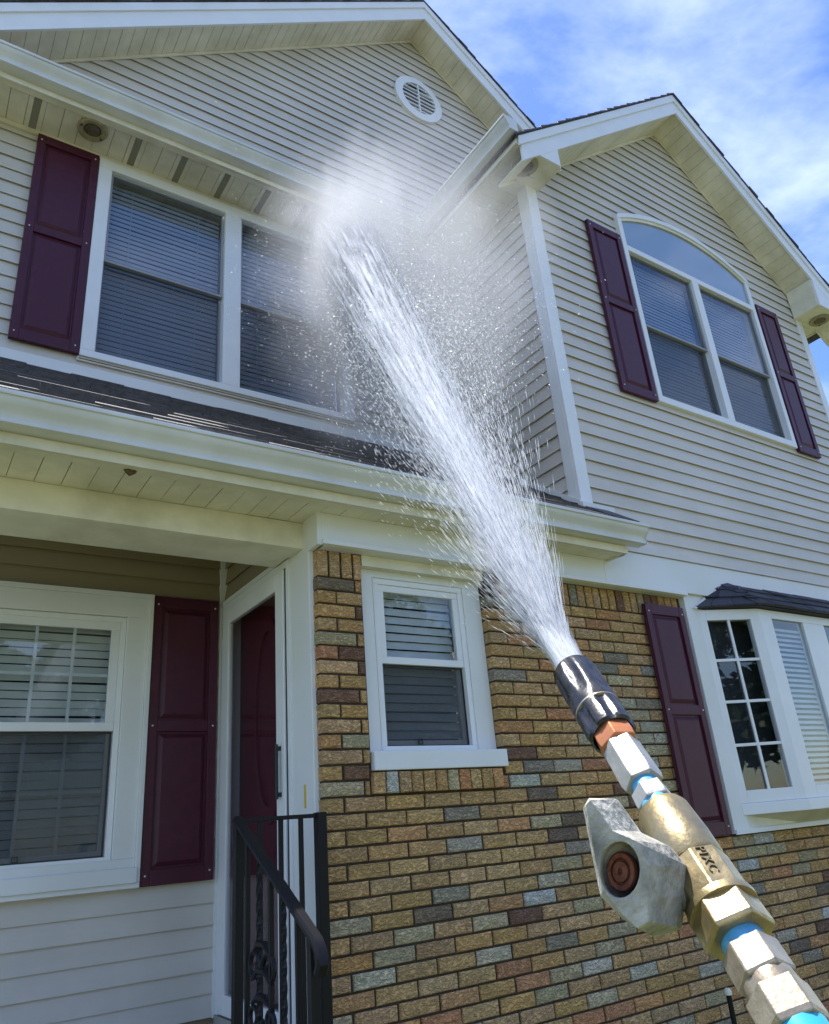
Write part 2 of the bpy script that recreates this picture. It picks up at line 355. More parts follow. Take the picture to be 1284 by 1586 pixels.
def place_brick(x, z, wd, ht, y, cache={}, rotate=False, far=None, parent=None):
    pass
bcache = {}
def brick_obj(x, y, z, wd, ht, dp=0.09, upright=False):
    key = (round(wd, 3), round(ht, 3), dp, upright, random.randrange(4))
    if key not in bcache:
        v_, f_ = brick_geo(ht if upright else wd, wd if upright else ht, hash(key) % 9999, dp)
        if upright: v_ = [(b_, y_, a_) for a_, y_, b_ in v_]
        me = bpy.data.meshes.new('brick'); me.from_pydata(v_, [], f_)
        bm = bmesh.new(); bm.from_mesh(me); bmesh.ops.recalc_face_normals(bm, faces=bm.faces); bm.to_mesh(me); bm.free()
        me.materials.append(MATS['brick']); bcache[key] = me
    o = bpy.data.objects.new('brick', bcache[key]); COL.objects.link(o); o.parent = bw
    o.location = (x + random.uniform(-.0012, .0012), y + random.uniform(-.0025, .002), z + ZO); o.color = bcol()
    return o
def camdist(b): return (Vector((b[0], 0, b[1])) - CAM).length
def inview(b):
    d = Vector((b[0] + b[2]/2, 0, b[1])) - CAM; zc = d.dot(FWD)
    if zc < .1: return False
    return -80 < PW/2 + FPX*d.dot(RGT)/zc < PW + 40 and PH/2 - FPX*d.dot(UPV)/zc < PH + 60
vis = sorted([b for b in bricks if inview(b)], key=camdist); rest = [b for b in bricks if not inview(b)]
near, far = vis[:300], vis[300:] + rest
for b in near: brick_obj(b[0], b[4], b[1], b[2], b[3])
# soldier course on top and the brick sill under the small window
x = 0.004
soldier = []
while x < 2.74:
    wd = min(0.064, 2.76 - x)
    if x < BW[0] - .02: wd = min(wd, BW[0] + .006 - x)
    if not (BW[0] - 0.02 < x and x < BW[1] + 0.005): soldier.append(x); brick_obj(x, 0.0, 0.004, wd - JT*0.8, 0.132, upright=True)
    x += 0.0685
for k in range(11):
    o = brick_obj(0.247 + k*0.0702, -0.018, -1.018, 0.0702 - JT*0.75, 0.093, 0.10, upright=True)
V, F, C_ = [], [], []
for b in far:
    v_, f_ = brick_geo(b[2], b[3], int(b[0]*977 + b[1]*331)); o_ = len(V); c = bcol()
    V += [(p[0] + b[0], p[1] + b[4], p[2] + b[1] + ZO) for p in v_]; F += [tuple(i + o_ for i in q) for q in f_]; C_ += [c]*len(v_)
me = bpy.data.meshes.new('bricks'); me.from_pydata(V, [], F); ca = me.color_attributes.new('bcol', 'FLOAT_COLOR', 'POINT')
for i, c in enumerate(C_): ca.data[i].color = c
me.materials.append(MATS['brick_far']); o = bpy.data.objects.new('brickwork', me); COL.objects.link(o); o.parent = bw; o['kind'] = 'stuff'
# ------------------------------------------------------------------ windows
def frame_mb(x0, x1, z0, z1, t, y0, y1, tb=None, tt=None):
    mb = MB(); tb = tb or t; tt = tt or t
    mb.box(x0, x1, y0, y1, z1 - tt, z1); mb.box(x0, x1, y0, y1, z0, z0 + tb)
    mb.box(x0, x0 + t, y0, y1, z0 + tb, z1 - tt); mb.box(x1 - t, x1, y0, y1, z0 + tb, z1 - tt)
    return mb
def sash(win, x0, x1, z0, z1, y, t=0.025, grid=None, screen=False, gy=None):
    frame_mb(x0, x1, z0, z1, t, y - 0.014, y + 0.014).build('sash', 'sash_grey' if t < .02 else 'vinyl_white', win, bevel=0.002)
    MB().box(x0 + t, x1 - t, y - 0.002, y + 0.002, z0 + t, z1 - t).build('pane', 'glass', win)
    if grid:
        for k in range(1, grid[0]):
            xx_ = x0 + t + (x1 - x0 - 2*t)*k/grid[0]; MB().box(xx_ - 0.008, xx_ + 0.008, y + 0.004, y + 0.012, z0 + t, z1 - t).build('muntin', 'vinyl_white', win)
        for k in range(1, grid[1]):
            zz_ = z0 + t + (z1 - z0 - 2*t)*k/grid[1]; MB().box(x0 + t, x1 - t, y + 0.005, y + 0.013, zz_ - 0.008, zz_ + 0.008).build('muntin', 'vinyl_white', win)
def slats(win, x0, x1, z0, z1, y, pitch, joined, depth=0.04):
    n = int((z1 - z0)/pitch); big = MB()
    for k in range(n):
        z = z1 - pitch*(k + 0.5) + random.uniform(-.0015, .0015); mb = big if joined else MB(); h = pitch*0.455
        s_ = random.uniform(-.004, .004)
        mb.hexa([(x0, y, z - h), (x1, y, z - h + s_), (x1, y + 0.004, z - h + s_), (x0, y + 0.004, z - h), (x0, y + depth*.35, z + h), (x1, y + depth*.35, z + h + s_), (x1, y + depth*.35 + 0.004, z + h + s_), (x0, y + depth*.35 + 0.004, z + h)])
        if not joined: mb.build('blind_slat', 'blind', win)
    if joined:
        for xx_ in (x0 + (x1-x0)*.2, x0 + (x1-x0)*.8): big.box(xx_ - .003, xx_ + .003, y - .004, y - .001, z0, z1)
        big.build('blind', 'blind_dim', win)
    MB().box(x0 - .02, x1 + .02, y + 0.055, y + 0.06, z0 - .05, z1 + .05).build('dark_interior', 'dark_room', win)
# upper-left twin window
win = H(frame_mb(-1.0, 0.95, 1.685, 3.335, 0.088, D - 0.045, D + 0.02, tb=0.05, tt=0.085), 'window', 'vinyl_white', bevel=0.004)
MB().box(-0.088, 0.040, D - 0.044, D + 0.02, 1.735, 3.25).build('mullion', 'vinyl_white', win, bevel=0.004)
frame_mb(-1.01, 0.96, 1.655, 1.684, 0.01, D - 0.03, D).build('sill_trim', 'siding', win)
for (a, b) in ((-0.912, -0.088), (0.040, 0.862)):
    sash(win, a, b, 2.475, 3.25, D + 0.0, 0.018); sash(win, a, b, 1.735, 2.50, D + 0.03, 0.018)
    MB().box(a + .012, b - .012, D + 0.012, D + 0.0145, 1.745, 2.475).build('insect_screen', 'screen_fine', win)
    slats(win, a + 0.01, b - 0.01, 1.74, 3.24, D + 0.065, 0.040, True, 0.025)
# shutters
def shutter(x0, x1, z0, z1, y, zr=None, both=True):
    zr = zr or (z0 + z1)/2 + 0.03
    mb = MB(); mb.box(x0, x1, y - 0.014, y, z0, z1)
    sh = H(mb, 'shutter', 'maroon', bevel=0.003)
    t = 0.052; r = 0.062
    fr = MB(); fr.box(x0 + .001, x0 + t, y - 0.03, y - 0.0142, z0 + .001, z1 - .001); fr.box(x1 - t, x1 - .001, y - 0.03, y - 0.0142, z0 + .001, z1 - .001)
    for (a, b) in ((z0 + .001, z0 + r*1.25), (zr - r*.5, zr + r*.5), (z1 - r*1.1, z1 - .001)): fr.box(x0 + t, x1 - t, y - 0.0295, y - 0.0142, a, b)
    fr.build('stile_frame', 'maroon', sh, bevel=0.003)
    for (a, b) in ((z0 + r*1.25, zr - r*.5), (zr + r*.5, z1 - r*1.1)):
        i = 0.035; j = 0.012
        MB().hexa([(x0 + t + j, y - .0142, a + j), (x1 - t - j, y - .0142, a + j), (x1 - t - j, y - .0142, b - j), (x0 + t + j, y - .0142, b - j),
                   (x0 + t + i, y - .027, a + i), (x1 - t - i, y - .027, a + i), (x1 - t - i, y - .027, b - i), (x0 + t + i, y - .027, b - i)]).build('raised_panel', 'maroon', sh)
    for sx in (x0 + .025, x1 - .025):
        for sz in (z0 + .05, zr, z1 - .05):
            MB().box(sx - .004, sx + .004, y - .034, y - .0301, sz - .004, sz + .004).build('screw', 'blind', sh)
    return sh
shutter(-1.395, -1.004, 1.688, 3.335, D - 0.02)
# wing window with arched top
WX0, WX1 = 2.925, 4.795
win = H(MB().box(WX0, WX1, YW - 0.045, YW + 0.02, 1.705, 1.765), 'window', 'vinyl_white', bevel=0.004)
for a, b, c, d in ((WX0, WX0 + .055, 1.765, 3.57), (WX1 - .055, WX1, 1.765, 3.57), (3.815, 3.905, 1.765, 3.20), (WX0 + .055, WX1 - .055, 3.20, 3.255)):
    MB().box(a, b, YW - 0.044, YW + 0.02, c, d).build('frame', 'vinyl_white', win, bevel=0.003)
def archz(x, top, half, cx=3.86, base=3.57):
    hh = top - base; R_ = (half*half + hh*hh)/(2*hh); return base - (R_ - hh) + math.sqrt(max(R_*R_ - (x - cx)**2, 0))
N = 28; half = (WX1 - WX0)/2
for (o0, o1, y0, y1, nm) in ((0.0, -0.045, -0.05, 0.0, 'arch_trim'), (-0.045, -0.075, -0.038, 0.0, 'arch_frame')):
    mb = MB(); vs_ = []; fs_ = []
    for i in range(N + 1):
        x = WX0 + .004 + (2*half - .008)*i/N
        za, zb = archz(x, 3.80, half) + o0, archz(x, 3.80, half) + o1
        vs_ += [(x, YW + y0, zb), (x, YW + y0, za), (x, YW + y1 - .001, za), (x, YW + y1 - .001, zb)]
    for i in range(N):
        for j in range(4): fs_.append((i*4 + j, i*4 + (j+1) % 4, (i+1)*4 + (j+1) % 4, (i+1)*4 + j))
    fs_ += [(0, 1, 2, 3), tuple(N*4 + j for j in range(4))]
    mb.add(vs_, fs_).build(nm, 'vinyl_white' if nm == 'arch_trim' else 'soffit', win)
for nm, mt_, y, in (('pane', 'glass', -0.026), ('shade', 'shade_pale', -0.021)):
    poly = [(WX0 + .055, 3.255)] + [(WX1 - .055, 3.255)] + [(WX1 - .055 - (2*half - .11)*i/N, archz(WX1 - .055 - (2*half - .11)*i/N, 3.80, half) - .06) for i in range(N + 1)]
    MB().prism(poly, lambda u, v, k, y=y: (u, YW + y + .003*k, v)).build(nm, mt_, win)
for (a, b) in ((2.98, 3.815), (3.905, 4.74)):
    sash(win, a, b, 2.45, 3.20, YW - 0.005, 0.016); sash(win, a, b, 1.765, 2.475, YW + 0.025, 0.016)
    MB().box(a + .01, b - .01, YW + 0.008, YW + 0.0105, 1.77, 2.45).build('insect_screen', 'screen_fine', win)
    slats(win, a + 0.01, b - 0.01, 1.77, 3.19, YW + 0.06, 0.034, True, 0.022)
shutter(2.51, 2.905, 1.69, 3.325, YW - 0.02); shutter(4.815, 5.16, 1.68, 3.30, YW - 0.02)
# porch window
win = H(frame_mb(-2.2, -0.452, -1.342, 0.205, 0.026, YP - 0.06, YP + 0.0), 'window', 'white', bevel=0.003)
mb = frame_mb(-2.174, -0.478, -1.316, 0.179, 0.115, YP - 0.046, YP + 0.0); mb.build('casing', 'white', win, bevel=0.003)
MB().box(-2.18, -0.47, YP - 0.075, YP - 0.0465, -1.318, -1.245).build('sill', 'white', win, bevel=0.004)
MB().box(-1.62, -1.5, YP - .03, YP, -1.2, .06).build('mullion', 'white', win)
frame_mb(-1.5, -0.594, -1.215, 0.062, 0.03, YP - 0.028, YP + 0.03).build('frame', 'vinyl_white', win, bevel=0.003)
sash(win, -1.47, -0.625, -0.565, 0.032, YP - 0.010, 0.045, (4, 2)); sash(win, -1.47, -0.625, -1.185, -0.545, YP + 0.02, 0.03, (4, 2))
MB().box(-1.46, -0.635, YP + 0.0035, YP + 0.0055, -1.18, -0.57).build('insect_screen', 'screen', win)
frame_mb(-1.468, -0.628, -1.186, -0.566, 0.008, YP - 0.002, YP + 0.003).build('screen_frame', 'black_trim', win)
frame_mb(-1.05, -1.02, -1.178, -1.15, 0.004, YP - 0.008, YP - 0.002).build('latch', 'black_trim', win)
slats(win, -1.46, -0.64, -1.18, 0.02, YP + 0.055, 0.0455, False)
shutter(-0.45, -0.06, -1.342, 0.203, YP - 0.018)
# small window in the brick
BY = 0.052
mb = MB(); mb.box(BW[0] + .002, BW[0] + .085, BY, BY + .06, -0.832, 0.085); mb.box(BW[1] - .12, BW[1] - .002, BY, BY + .06, -0.832, 0.085); mb.box(BW[0] + .002, BW[1] - .002, BY + .001, BY + .06, 0.045, 0.137)
mb.box(BW[0] + .085, BW[0] + .092, BY - .003, BY + .06, -0.832, 0.045)
win = H(mb, 'window', 'white', bevel=0.003)
MB().box(BW[0] - .002, BW[1] + .004, -0.022, BY + .05, -0.918, -0.833).build('sill', 'white', win, bevel=0.004)
MB().box(BW[0] + .003, BW[1] - .003, 0.006, BY, 0.083, 0.1395).build('head_panel', 'soffit', win)
x0, x1 = BW[0] + .0925, BW[1] - .1205
frame_mb(x0, x1, -0.832, 0.0445, 0.03, BY + 0.008, BY + .085).build('frame', 'vinyl_white', win, bevel=0.002)
sash(win, x0 + .03, x1 - .03, -0.40, 0.014, BY + 0.03, 0.036); sash(win, x0 + .03, x1 - .03, -0.80, -0.375, BY + 0.06, 0.028)
frame_mb(x0 + .031, x1 - .031, -0.801, -0.400, 0.006, BY + 0.036, BY + 0.042).build('screen_frame', 'black_trim', win)
MB().box(x0 + .036, x1 - .036, BY + 0.038, BY + 0.040, -0.795, -0.405).build('insect_screen', 'screen', win)
frame_mb(0.575, 0.60, -0.793, -0.765, 0.004, BY + 0.03, BY + 0.036).build('latch', 'black_trim', win)
slats(win, x0 + .04, x1 - .04, -0.80, 0.01, BY + 0.085, 0.0455, False)
# ------------------------------------------------------------------ bay window
BX0, BXc, BYf = 2.893, 3.325, -0.205
BX1c, BX1 = 4.95, 5.38
tp, bt = 0.062, -1.19
mb = MB(); mb.box(2.765, WR - .08, -0.032, 0.011, -1.356, 0.165); 
bay = H(mb, 'bay_window', 'white')
def flankmap(t, o, z):  # along the left flank, o outward
    a = Vector((BX0, -0.03, 0)); b = Vector((BXc, BYf, 0)); d = (b - a).normalized(); n_ = Vector((d.y, -d.x, 0))
    p = a + d*t + n_*o; return (p.x, p.y, z)
FL = (Vector((BX0, -0.03, 0)) - Vector((BXc, BYf, 0))).length
def fbox(mb, t0, t1, o0, o1, z0, z1):
    return mb.hexa([flankmap(t0, o1, z0), flankmap(t1, o1, z0), flankmap(t1, o0, z0), flankmap(t0, o0, z0), flankmap(t0, o1, z1), flankmap(t1, o1, z1), flankmap(t1, o0, z1), flankmap(t0, o0, z1)])
ft = (0.055, FL - 0.075)
mb = MB(); fbox(mb, 0, ft[0], -.05, 0, bt, tp); fbox(mb, ft[1], FL, -.05, 0, bt, tp); fbox(mb, ft[0], ft[1], -.05, 0, bt, bt + .075); fbox(mb, ft[0], ft[1], -.05, 0, tp - .075, tp)
mb.build('flank_frame', 'vinyl_white', bay, bevel=0.003)
mb = MB(); fbox(mb, ft[0], ft[1], -.022, -.018, bt + .075, tp - .075); mb.build('pane', 'glass', bay)
mid = (ft[0] + ft[1])/2
mb = MB(); fbox(mb, mid - .009, mid + .009, -.017, -.006, bt + .075, tp - .075); mb.build('muntin', 'vinyl_white', bay)
for k in (1, 2, 3):
    z = bt + .075 + (tp - bt - .15)*k/4; mb = MB(); fbox(mb, ft[0], ft[1], -.0175, -.007, z - .009, z + .009); mb.build('muntin', 'vinyl_white', bay)
mb = MB(); mb.box(BXc + .002, 3.47, BYf, BYf + .05, bt, tp); mb.box(3.47, BX1c, BYf, BYf + .05, bt, bt + .075); mb.box(3.47, BX1c, BYf, BYf + .05, tp - .06, tp)
for a, b in ((3.86, 4.14), (4.53, 4.80)): mb.box(a, b, BYf, BYf + .05, bt + .075, tp - .06)
mb.box(4.80, BX1c, BYf, BYf + .05, bt + .075, tp - .06)
mb.build('front_frame', 'vinyl_white', bay, bevel=0.003)
for a, b in ((3.47, 3.86), (4.14, 4.53)): MB().box(a, b, BYf + .018, BYf + .022, bt + .075, tp - .06).build('pane', 'glass', bay)
for z in (tp - .12 - .036*k for k in range(31)):
    MB().hexa([(3.45, BYf + .05, z - .011), (3.88, BYf + .05, z - .011), (3.88, BYf + .053, z - .011), (3.45, BYf + .053, z - .011), (3.45, BYf + .062, z + .011), (3.88, BYf + .062, z + .011), (3.88, BYf + .065, z + .011), (3.45, BYf + .065, z + .011)]).build('blind_slat', 'blind', bay)
mb = MB(); mb.prism([(BX1c, BYf), (BX1, -.03), (BX1 - .03, -.03), (BX1c, BYf + .05)], lambda u, v, k: (u, v, bt + (tp - bt)*k)); mb.build('flank_panel', 'vinyl_white', bay)
MB().prism([(BX0 + .06, -0.034), (BXc + .03, BYf + .075), (BX1c, BYf + .075), (BX1 - .08, -.034)], lambda u, v, k: (u, v, bt + .01 if k == 0 else bt + .014)).build('seat_board', 'white', bay)
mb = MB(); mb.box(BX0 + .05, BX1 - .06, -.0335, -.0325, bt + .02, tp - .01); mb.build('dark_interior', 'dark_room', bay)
mb = MB(); mb.prism([(BX0 - .01, -.033), (BXc - .005, BYf - .018), (BX1c + .005, BYf - .018), (BX1 + .01, -.033)], lambda u, v, k: (u, v, bt - .07 + .069*k)); mb.build('sill', 'vinyl_white', bay, bevel=0.005)
mb = MB(); pz = bt - .071
mb.add([(BX0 + .02, -.033, pz), (BXc, BYf + .01, pz), (BX1c, BYf + .01, pz), (BX1 - .02, -.033, pz), (BX0 + .03, -.033, -1.33), (BXc + .1, -.05, -1.33), (BX1c - .1, -.05, -1.33), (BX1 - .03, -.033, -1.33)],
       [(0, 1, 5, 4), (1, 2, 6, 5), (2, 3, 7, 6), (4, 5, 6, 7), (0, 3, 2, 1), (0, 4, 7, 3)]); mb.build('apron', 'soffit', bay)
MB().box(2.768, WR - .08, -0.042, -0.0325, -1.362, -1.335).build('base_trim', 'white', bay)
# bay roof of shingle pieces
rt = H(MB().add([(BX0 - .03, -.034, .068), (BXc - .02, BYf - .05, .068), (BX1c + .02, BYf - .05, .068), (BX1 + .03, -.034, .068), (3.23, -.034, .285), (5.05, -.034, .285)],
               [(0, 1, 4), (1, 2, 5, 4), (2, 3, 5), (0, 3, 2, 1), (0, 4, 5, 3)]), 'bay_roof', 'shingle_bay'); rt.color = (.03, .03, .036, 1)
def tile(parent, p00, p10, p11, p01, nrm, th):
    n_ = Vector(nrm)*th; lo = [Vector(p) + n_*.15 for p in (p00, p10, p11, p01)]; hi = [Vector(p) + n_*(1.15 if i < 2 else .55) for i, p in enumerate((p00, p10, p11, p01))]
    o = MB().hexa([tuple(q) for q in lo + hi]).build('shingle', 'shingle_bay', parent); k = random.uniform(.55, 1.7); o.color = (.034*k, .034*k, .044*k, 1)
def shingle_face(parent, a, b, c, d, rows, wid, nrm):   # a-b eave, d-c ridge
    a, b, c, d = map(Vector, (a, b, c, d))
    for r in range(rows):
        u0, u1 = r/rows, min((r + 1.12)/rows, 1); e0, e1 = a.lerp(d, u0), b.lerp(c, u0); f0, f1 = a.lerp(d, u1), b.lerp(c, u1)
        ln = (e1 - e0).length; x = -random.uniform(0, wid)
        while x < ln:
            wv = wid*random.uniform(.8, 1.2); s0, s1 = max(x, 0)/ln, min(x + wv - .004, ln)/ln
            if s1 > s0 + .005: tile(parent, e0.lerp(e1, s0), e0.lerp(e1, s1), f0.lerp(f1, s1), f0.lerp(f1, s0), nrm, .016 + random.uniform(0, .007))
            x += wv
e = .068
pa, pb, pc = Vector((BX0 - .035, -.034, e)), Vector((BXc - .02, BYf - .058, e)), Vector((3.23, -.036, .285))
n1 = (pb - pa).cross(pc - pa).normalized(); n1 = n1 if n1.z > 0 else -n1
shingle_face(rt, pa, pb, pc, pc, 3, .2, n1)
pd, pe = Vector((BX1c + .02, BYf - .058, e)), Vector((5.05, -.036, .285))
n2 = (pd - pb).cross(pc - pb).normalized(); n2 = n2 if n2.z > 0 else -n2
shingle_face(rt, pb, pd, pe, pc, 3, .23, n2)
for k in range(4):                                         # hip caps
    a = pb.lerp(pc, k/4); b = pb.lerp(pc, min((k + 1.2)/4, 1)); s_ = Vector((.05, -.012, 0)); t_ = Vector((-.045, 0.012, -.004))
    tile(rt, a + t_, a + s_, b + s_, b + t_, (n1 + n2).normalized(), .02)
MB().hexa([(BX0 - .055, -.05, .07), (BX0 - .035, -.05, .062), (BX0 - .035, -.03, .062), (BX0 - .055, -.03, .07), (3.215, -.05, .305), (3.24, -.05, .30), (3.24, -.03, .30), (3.215, -.03, .305)]).build('flashing', 'white', rt)
# lower right shutter
shutter(2.338, 2.722, -1.358, 0.06, -0.012)
# ------------------------------------------------------------------ frieze, beam, soffits, gutters, roofs
mb = MB(); mb.box(0.0, 2.763, -0.055, 0.011, 0.1405, 0.313); mb.box(-0.001, 2.767, -0.075, -0.0552, 0.1415, 0.166)
mb.box(2.0, WR, -0.058, 0.011, 0.166, 0.398)
H(mb, 'frieze_board', 'white', bevel=0.003)
H(MB().box(XL, 0.0, 0.11, 0.43, 0.172, 0.312), 'porch_beam', 'soffit', bevel=0.004)
H(MB().box(-0.0225, 0.0125, -0.0535, 0.1095, 0.1405, 0.3125), 'beam_end', 'white')
H(MB().box(XL, 0.0, 0.43, YP, 0.70, 0.76), 'porch_ceiling', 'soffit')
def soffit_strip(x0, x1, y0, y1, z, vents=(), step=0.1065, notch=None):
    s = H(MB().box(x0, x1, y0, y1, z + .008, z + .016), 'soffit', 'soffit_vent')
    k = int(math.floor(x0/step))
    while k*step < x1:
        a, b = max(k*step, x0), min((k + 1)*step, x1)
        ya, yb = y0, y1
        if notch and (a + b)/2 > notch[0]: yb = notch[1]
        if b - a > .012:
            mv = any(a <= v < b for v in vents)
            g_ = .0022 if k % 3 == 0 else .0012
            if mv:
                w3 = (b - a)*.28
                MB().box(a + g_, a + w3, ya, yb, z, z + .007).build('soffit_panel', 'soffit', s); MB().box(b - w3, b - g_, ya, yb, z, z + .007).build('soffit_panel', 'soffit', s)
                MB().box(a + w3, b - w3, ya, yb, z + .003, z + .0075).build('soffit_vent', 'soffit_vent', s)
            else: MB().box(a + g_, b - g_, ya, yb, z + random.uniform(0, .0015), z + .007).build('soffit_panel', 'soffit', s)
        k += 1
    return s
soffit_strip(XL, 2.04, -0.20, 0.112, 0.312, notch=(0.0, -0.054))
s = H(MB().box(XL, 2.045, -0.218, -0.20, 0.30, 0.465), 'fascia', 'fascia', bevel=0.002)
MB().box(XL, 2.05, -0.224, -0.2185, 0.30, 0.345).build('lower_trim', 'soffit', s); MB().box(XL, 2.044, -0.2, -0.16, 0.3, 0.3115).build('channel_trim', 'soffit', s)
MB().box(2.03, 2.05, -0.2, -0.058, 0.3, 0.345).build('end_trim', 'fascia', s)
def gutter(fm, u0, u1, z, name='gutter'):       # fm(u, o, z): o = distance out from the fascia
    prof = [(0, .0), (.070, .0), (.078, .003), (.078, .016), (.071, .020), (.072, .034), (.082, .050), (.100, .066), (.112, .082), (.115, .096), (.124, .099), (.126, .108), (.124, .117), (.108, .118), (.108, .110), (.108, .098), (.09, .074), (.064, .046), (.062, .010), (0.006, .010), (0.006, .116), (0, .116)]
    mb = MB(); vs_ = [fm(u0, o, z + h) for o, h in prof] + [fm(u1, o, z + h) for o, h in prof]; n = len(prof)
    mb.add(vs_, [(i, (i+1) % n, n + (i+1) % n, n + i) for i in range(n)] + [tuple(range(n)), tuple(range(n, 2*n))])
    for u in (u0, u1):
        e_ = .002 if u == u1 else -.002
        p = [(0.0, .0), (.084, .0), (.084, .034), (.118, .086), (.124, .094), (.124, .116), (0.0, .116)]
        mb.prism(p, lambda a, b, k, u=u, e_=e_: fm(u + e_*k + e_*.2, a, z + b))
    return H(mb, name, 'gutter', smooth=True)
gutter(lambda u, o, z: (u, -0.2185 - o, z), XL, 2.15, 0.352)
# porch roof: shingle courses, each a thin step
mb = MB(); y0, z0, y1, z1 = -0.31, 0.478, 1.19, 1.55; n = 11
for r in range(n):
    a, b = r/n, (r + 1.05)/n; ya, za, yb, zb = y0 + (y1-y0)*a, z0 + (z1-z0)*a, y0 + (y1-y0)*b, z0 + (z1-z0)*b
    x = XL
    while x < XS - .02:
        wv = random.uniform(.16, .34); xe = min(x + wv - .003, XS - .005); t = .010 + random.uniform(0, .008)
        if ya > YW - .02: pass
        mb.hexa([(x, ya, za - .004), (xe, ya, za - .004), (xe, yb, zb - .006), (x, yb, zb - .006), (x, ya - t*.55, za + t), (xe, ya - t*.55, za + t), (xe, yb, zb + .002), (x, yb, zb + .002)])
        x += wv
mb.hexa([(XS - .02, y0, z0 - .004), (2.1, y0, z0 - .004), (2.1, YW - .02, z0 + .175), (XS - .02, YW - .02, z0 + .175), (XS - .02, y0 - .008, z0 + .012), (2.1, y0 - .008, z0 + .012), (2.1, YW - .02, z0 + .19), (XS - .02, YW - .02, z0 + .19)])
r_ = H(MB().hexa([(XL, -.30, .44), (2.1, -.30, .44), (2.1, -.055, .61), (XL, -.055, .61), (XL, -.30, .47), (2.1, -.30, .47), (2.1, -.055, .645), (XL, -.055, .645)]).hexa([(XL, -.055, .61), (XS - .02, -.055, .61), (XS - .02, 1.19, 1.5), (XL, 1.19, 1.5), (XL, -.055, .645), (XS - .02, -.055, .645), (XS - .02, 1.19, 1.535), (XL, 1.19, 1.535)]), 'porch_roof', 'shingle')
o = mb.build('shingle_courses', 'shingle', r_); o['kind'] = 'stuff'
MB().box(XL, XS - .025, D - 0.024, D - 0.003, 1.50, 1.622).build('flashing', 'white', r_, bevel=.003)
MB().hexa([(XS - .03, YW - .02, .66), (XS - .001, YW - .02, .66), (XS - .001, D - .03, 1.56), (XS - .03, D - .03, 1.56), (XS - .03, YW - .02, .70), (XS - .001, YW - .02, .70), (XS - .001, D - .03, 1.60), (XS - .03, D - .03, 1.60)]).build('flashing', 'white', r_)
MB().box(XS - .04, 2.16, YW - .045, YW - .018, .58, .68).build('flashing', 'white', r_)
# main eave with gutter above the twin window
soffit_strip(XL, 1.55, 0.87, D - .001, 3.372, vents=(-1.40, -0.79, -0.465, -0.155, 0.2, 0.5))
s = H(MB().box(XL, 1.55, 0.852, 0.87, 3.36, 3.52), 'fascia', 'fascia'); MB().box(XL, 1.55, 0.846, 0.8515, 3.36, 3.395).build('lower_trim', 'soffit', s)
MB().box(XL, 1.55, D - .03, D - .001, 3.335, 3.3715).build('frieze_trim', 'soffit', s); MB().box(XL, 1.55, .87, .9, 3.36, 3.3715).build('channel_trim', 'soffit', s)
gutter(lambda u, o, z: (u, 0.852 - o, z), XL, 1.47, 3.412)
H(MB().hexa([(XL, .76, 3.50), (1.6, .76, 3.50), (1.6, D, 3.60), (XL, D, 3.60), (XL, .76, 3.52), (1.6, .76, 3.52), (1.6, D, 3.63), (XL, D, 3.63)]), 'eave_roof', 'shingle')
# wing left eave
WF = -0.35
def side_soffit(x0, x1, y0, y1, z):
    s = H(MB().box(x0, x1, y0, y1, z + .008, z + .016), 'soffit', 'soffit_vent'); y = y0 + .19; ys_ = [y0, y]
    while y < y1: y += .1065; ys_.append(min(y, y1))
    for a, b in zip(ys_, ys_[1:]):
        if b - a > .01: MB().box(x0, x1, a + .0015, b - .0015, z + random.uniform(0, .0015), z + .007).build('soffit_panel', 'soffit', s)
    return s
side_soffit(1.575, XS + .0, WF + .01, 1.0, 3.40); side_soffit(WR, WR + .33, WF + .01, 3.0, 3.40)
MB().box(XS, 2.0, WF + .01, YW - .001, 3.40, 3.41).build('soffit_panel', 'soffit', s)
MB().box(WR - .1, WR, WF + .01, YW - .001, 3.40, 3.41).build('soffit_panel', 'soffit', s)
s = H(MB().box(1.557, 1.575, WF + .004, 1.1, 3.39, 3.60), 'fascia', 'fascia'); MB().box(1.551, 1.5565, WF + .004, 1.1, 3.39, 3.425).build('lower_trim', 'soffit', s); MB().box(1.576, 1.605, WF + .01, .9, 3.388, 3.3995).build('channel_trim', 'soffit', s)
H(MB().box(WR + .33, WR + .348, WF + .004, 3, 3.39, 3.60), 'fascia', 'fascia')
gutter(lambda u, o, z: (1.5565 - o, u, z), WF - .03, 1.0, 3.468)
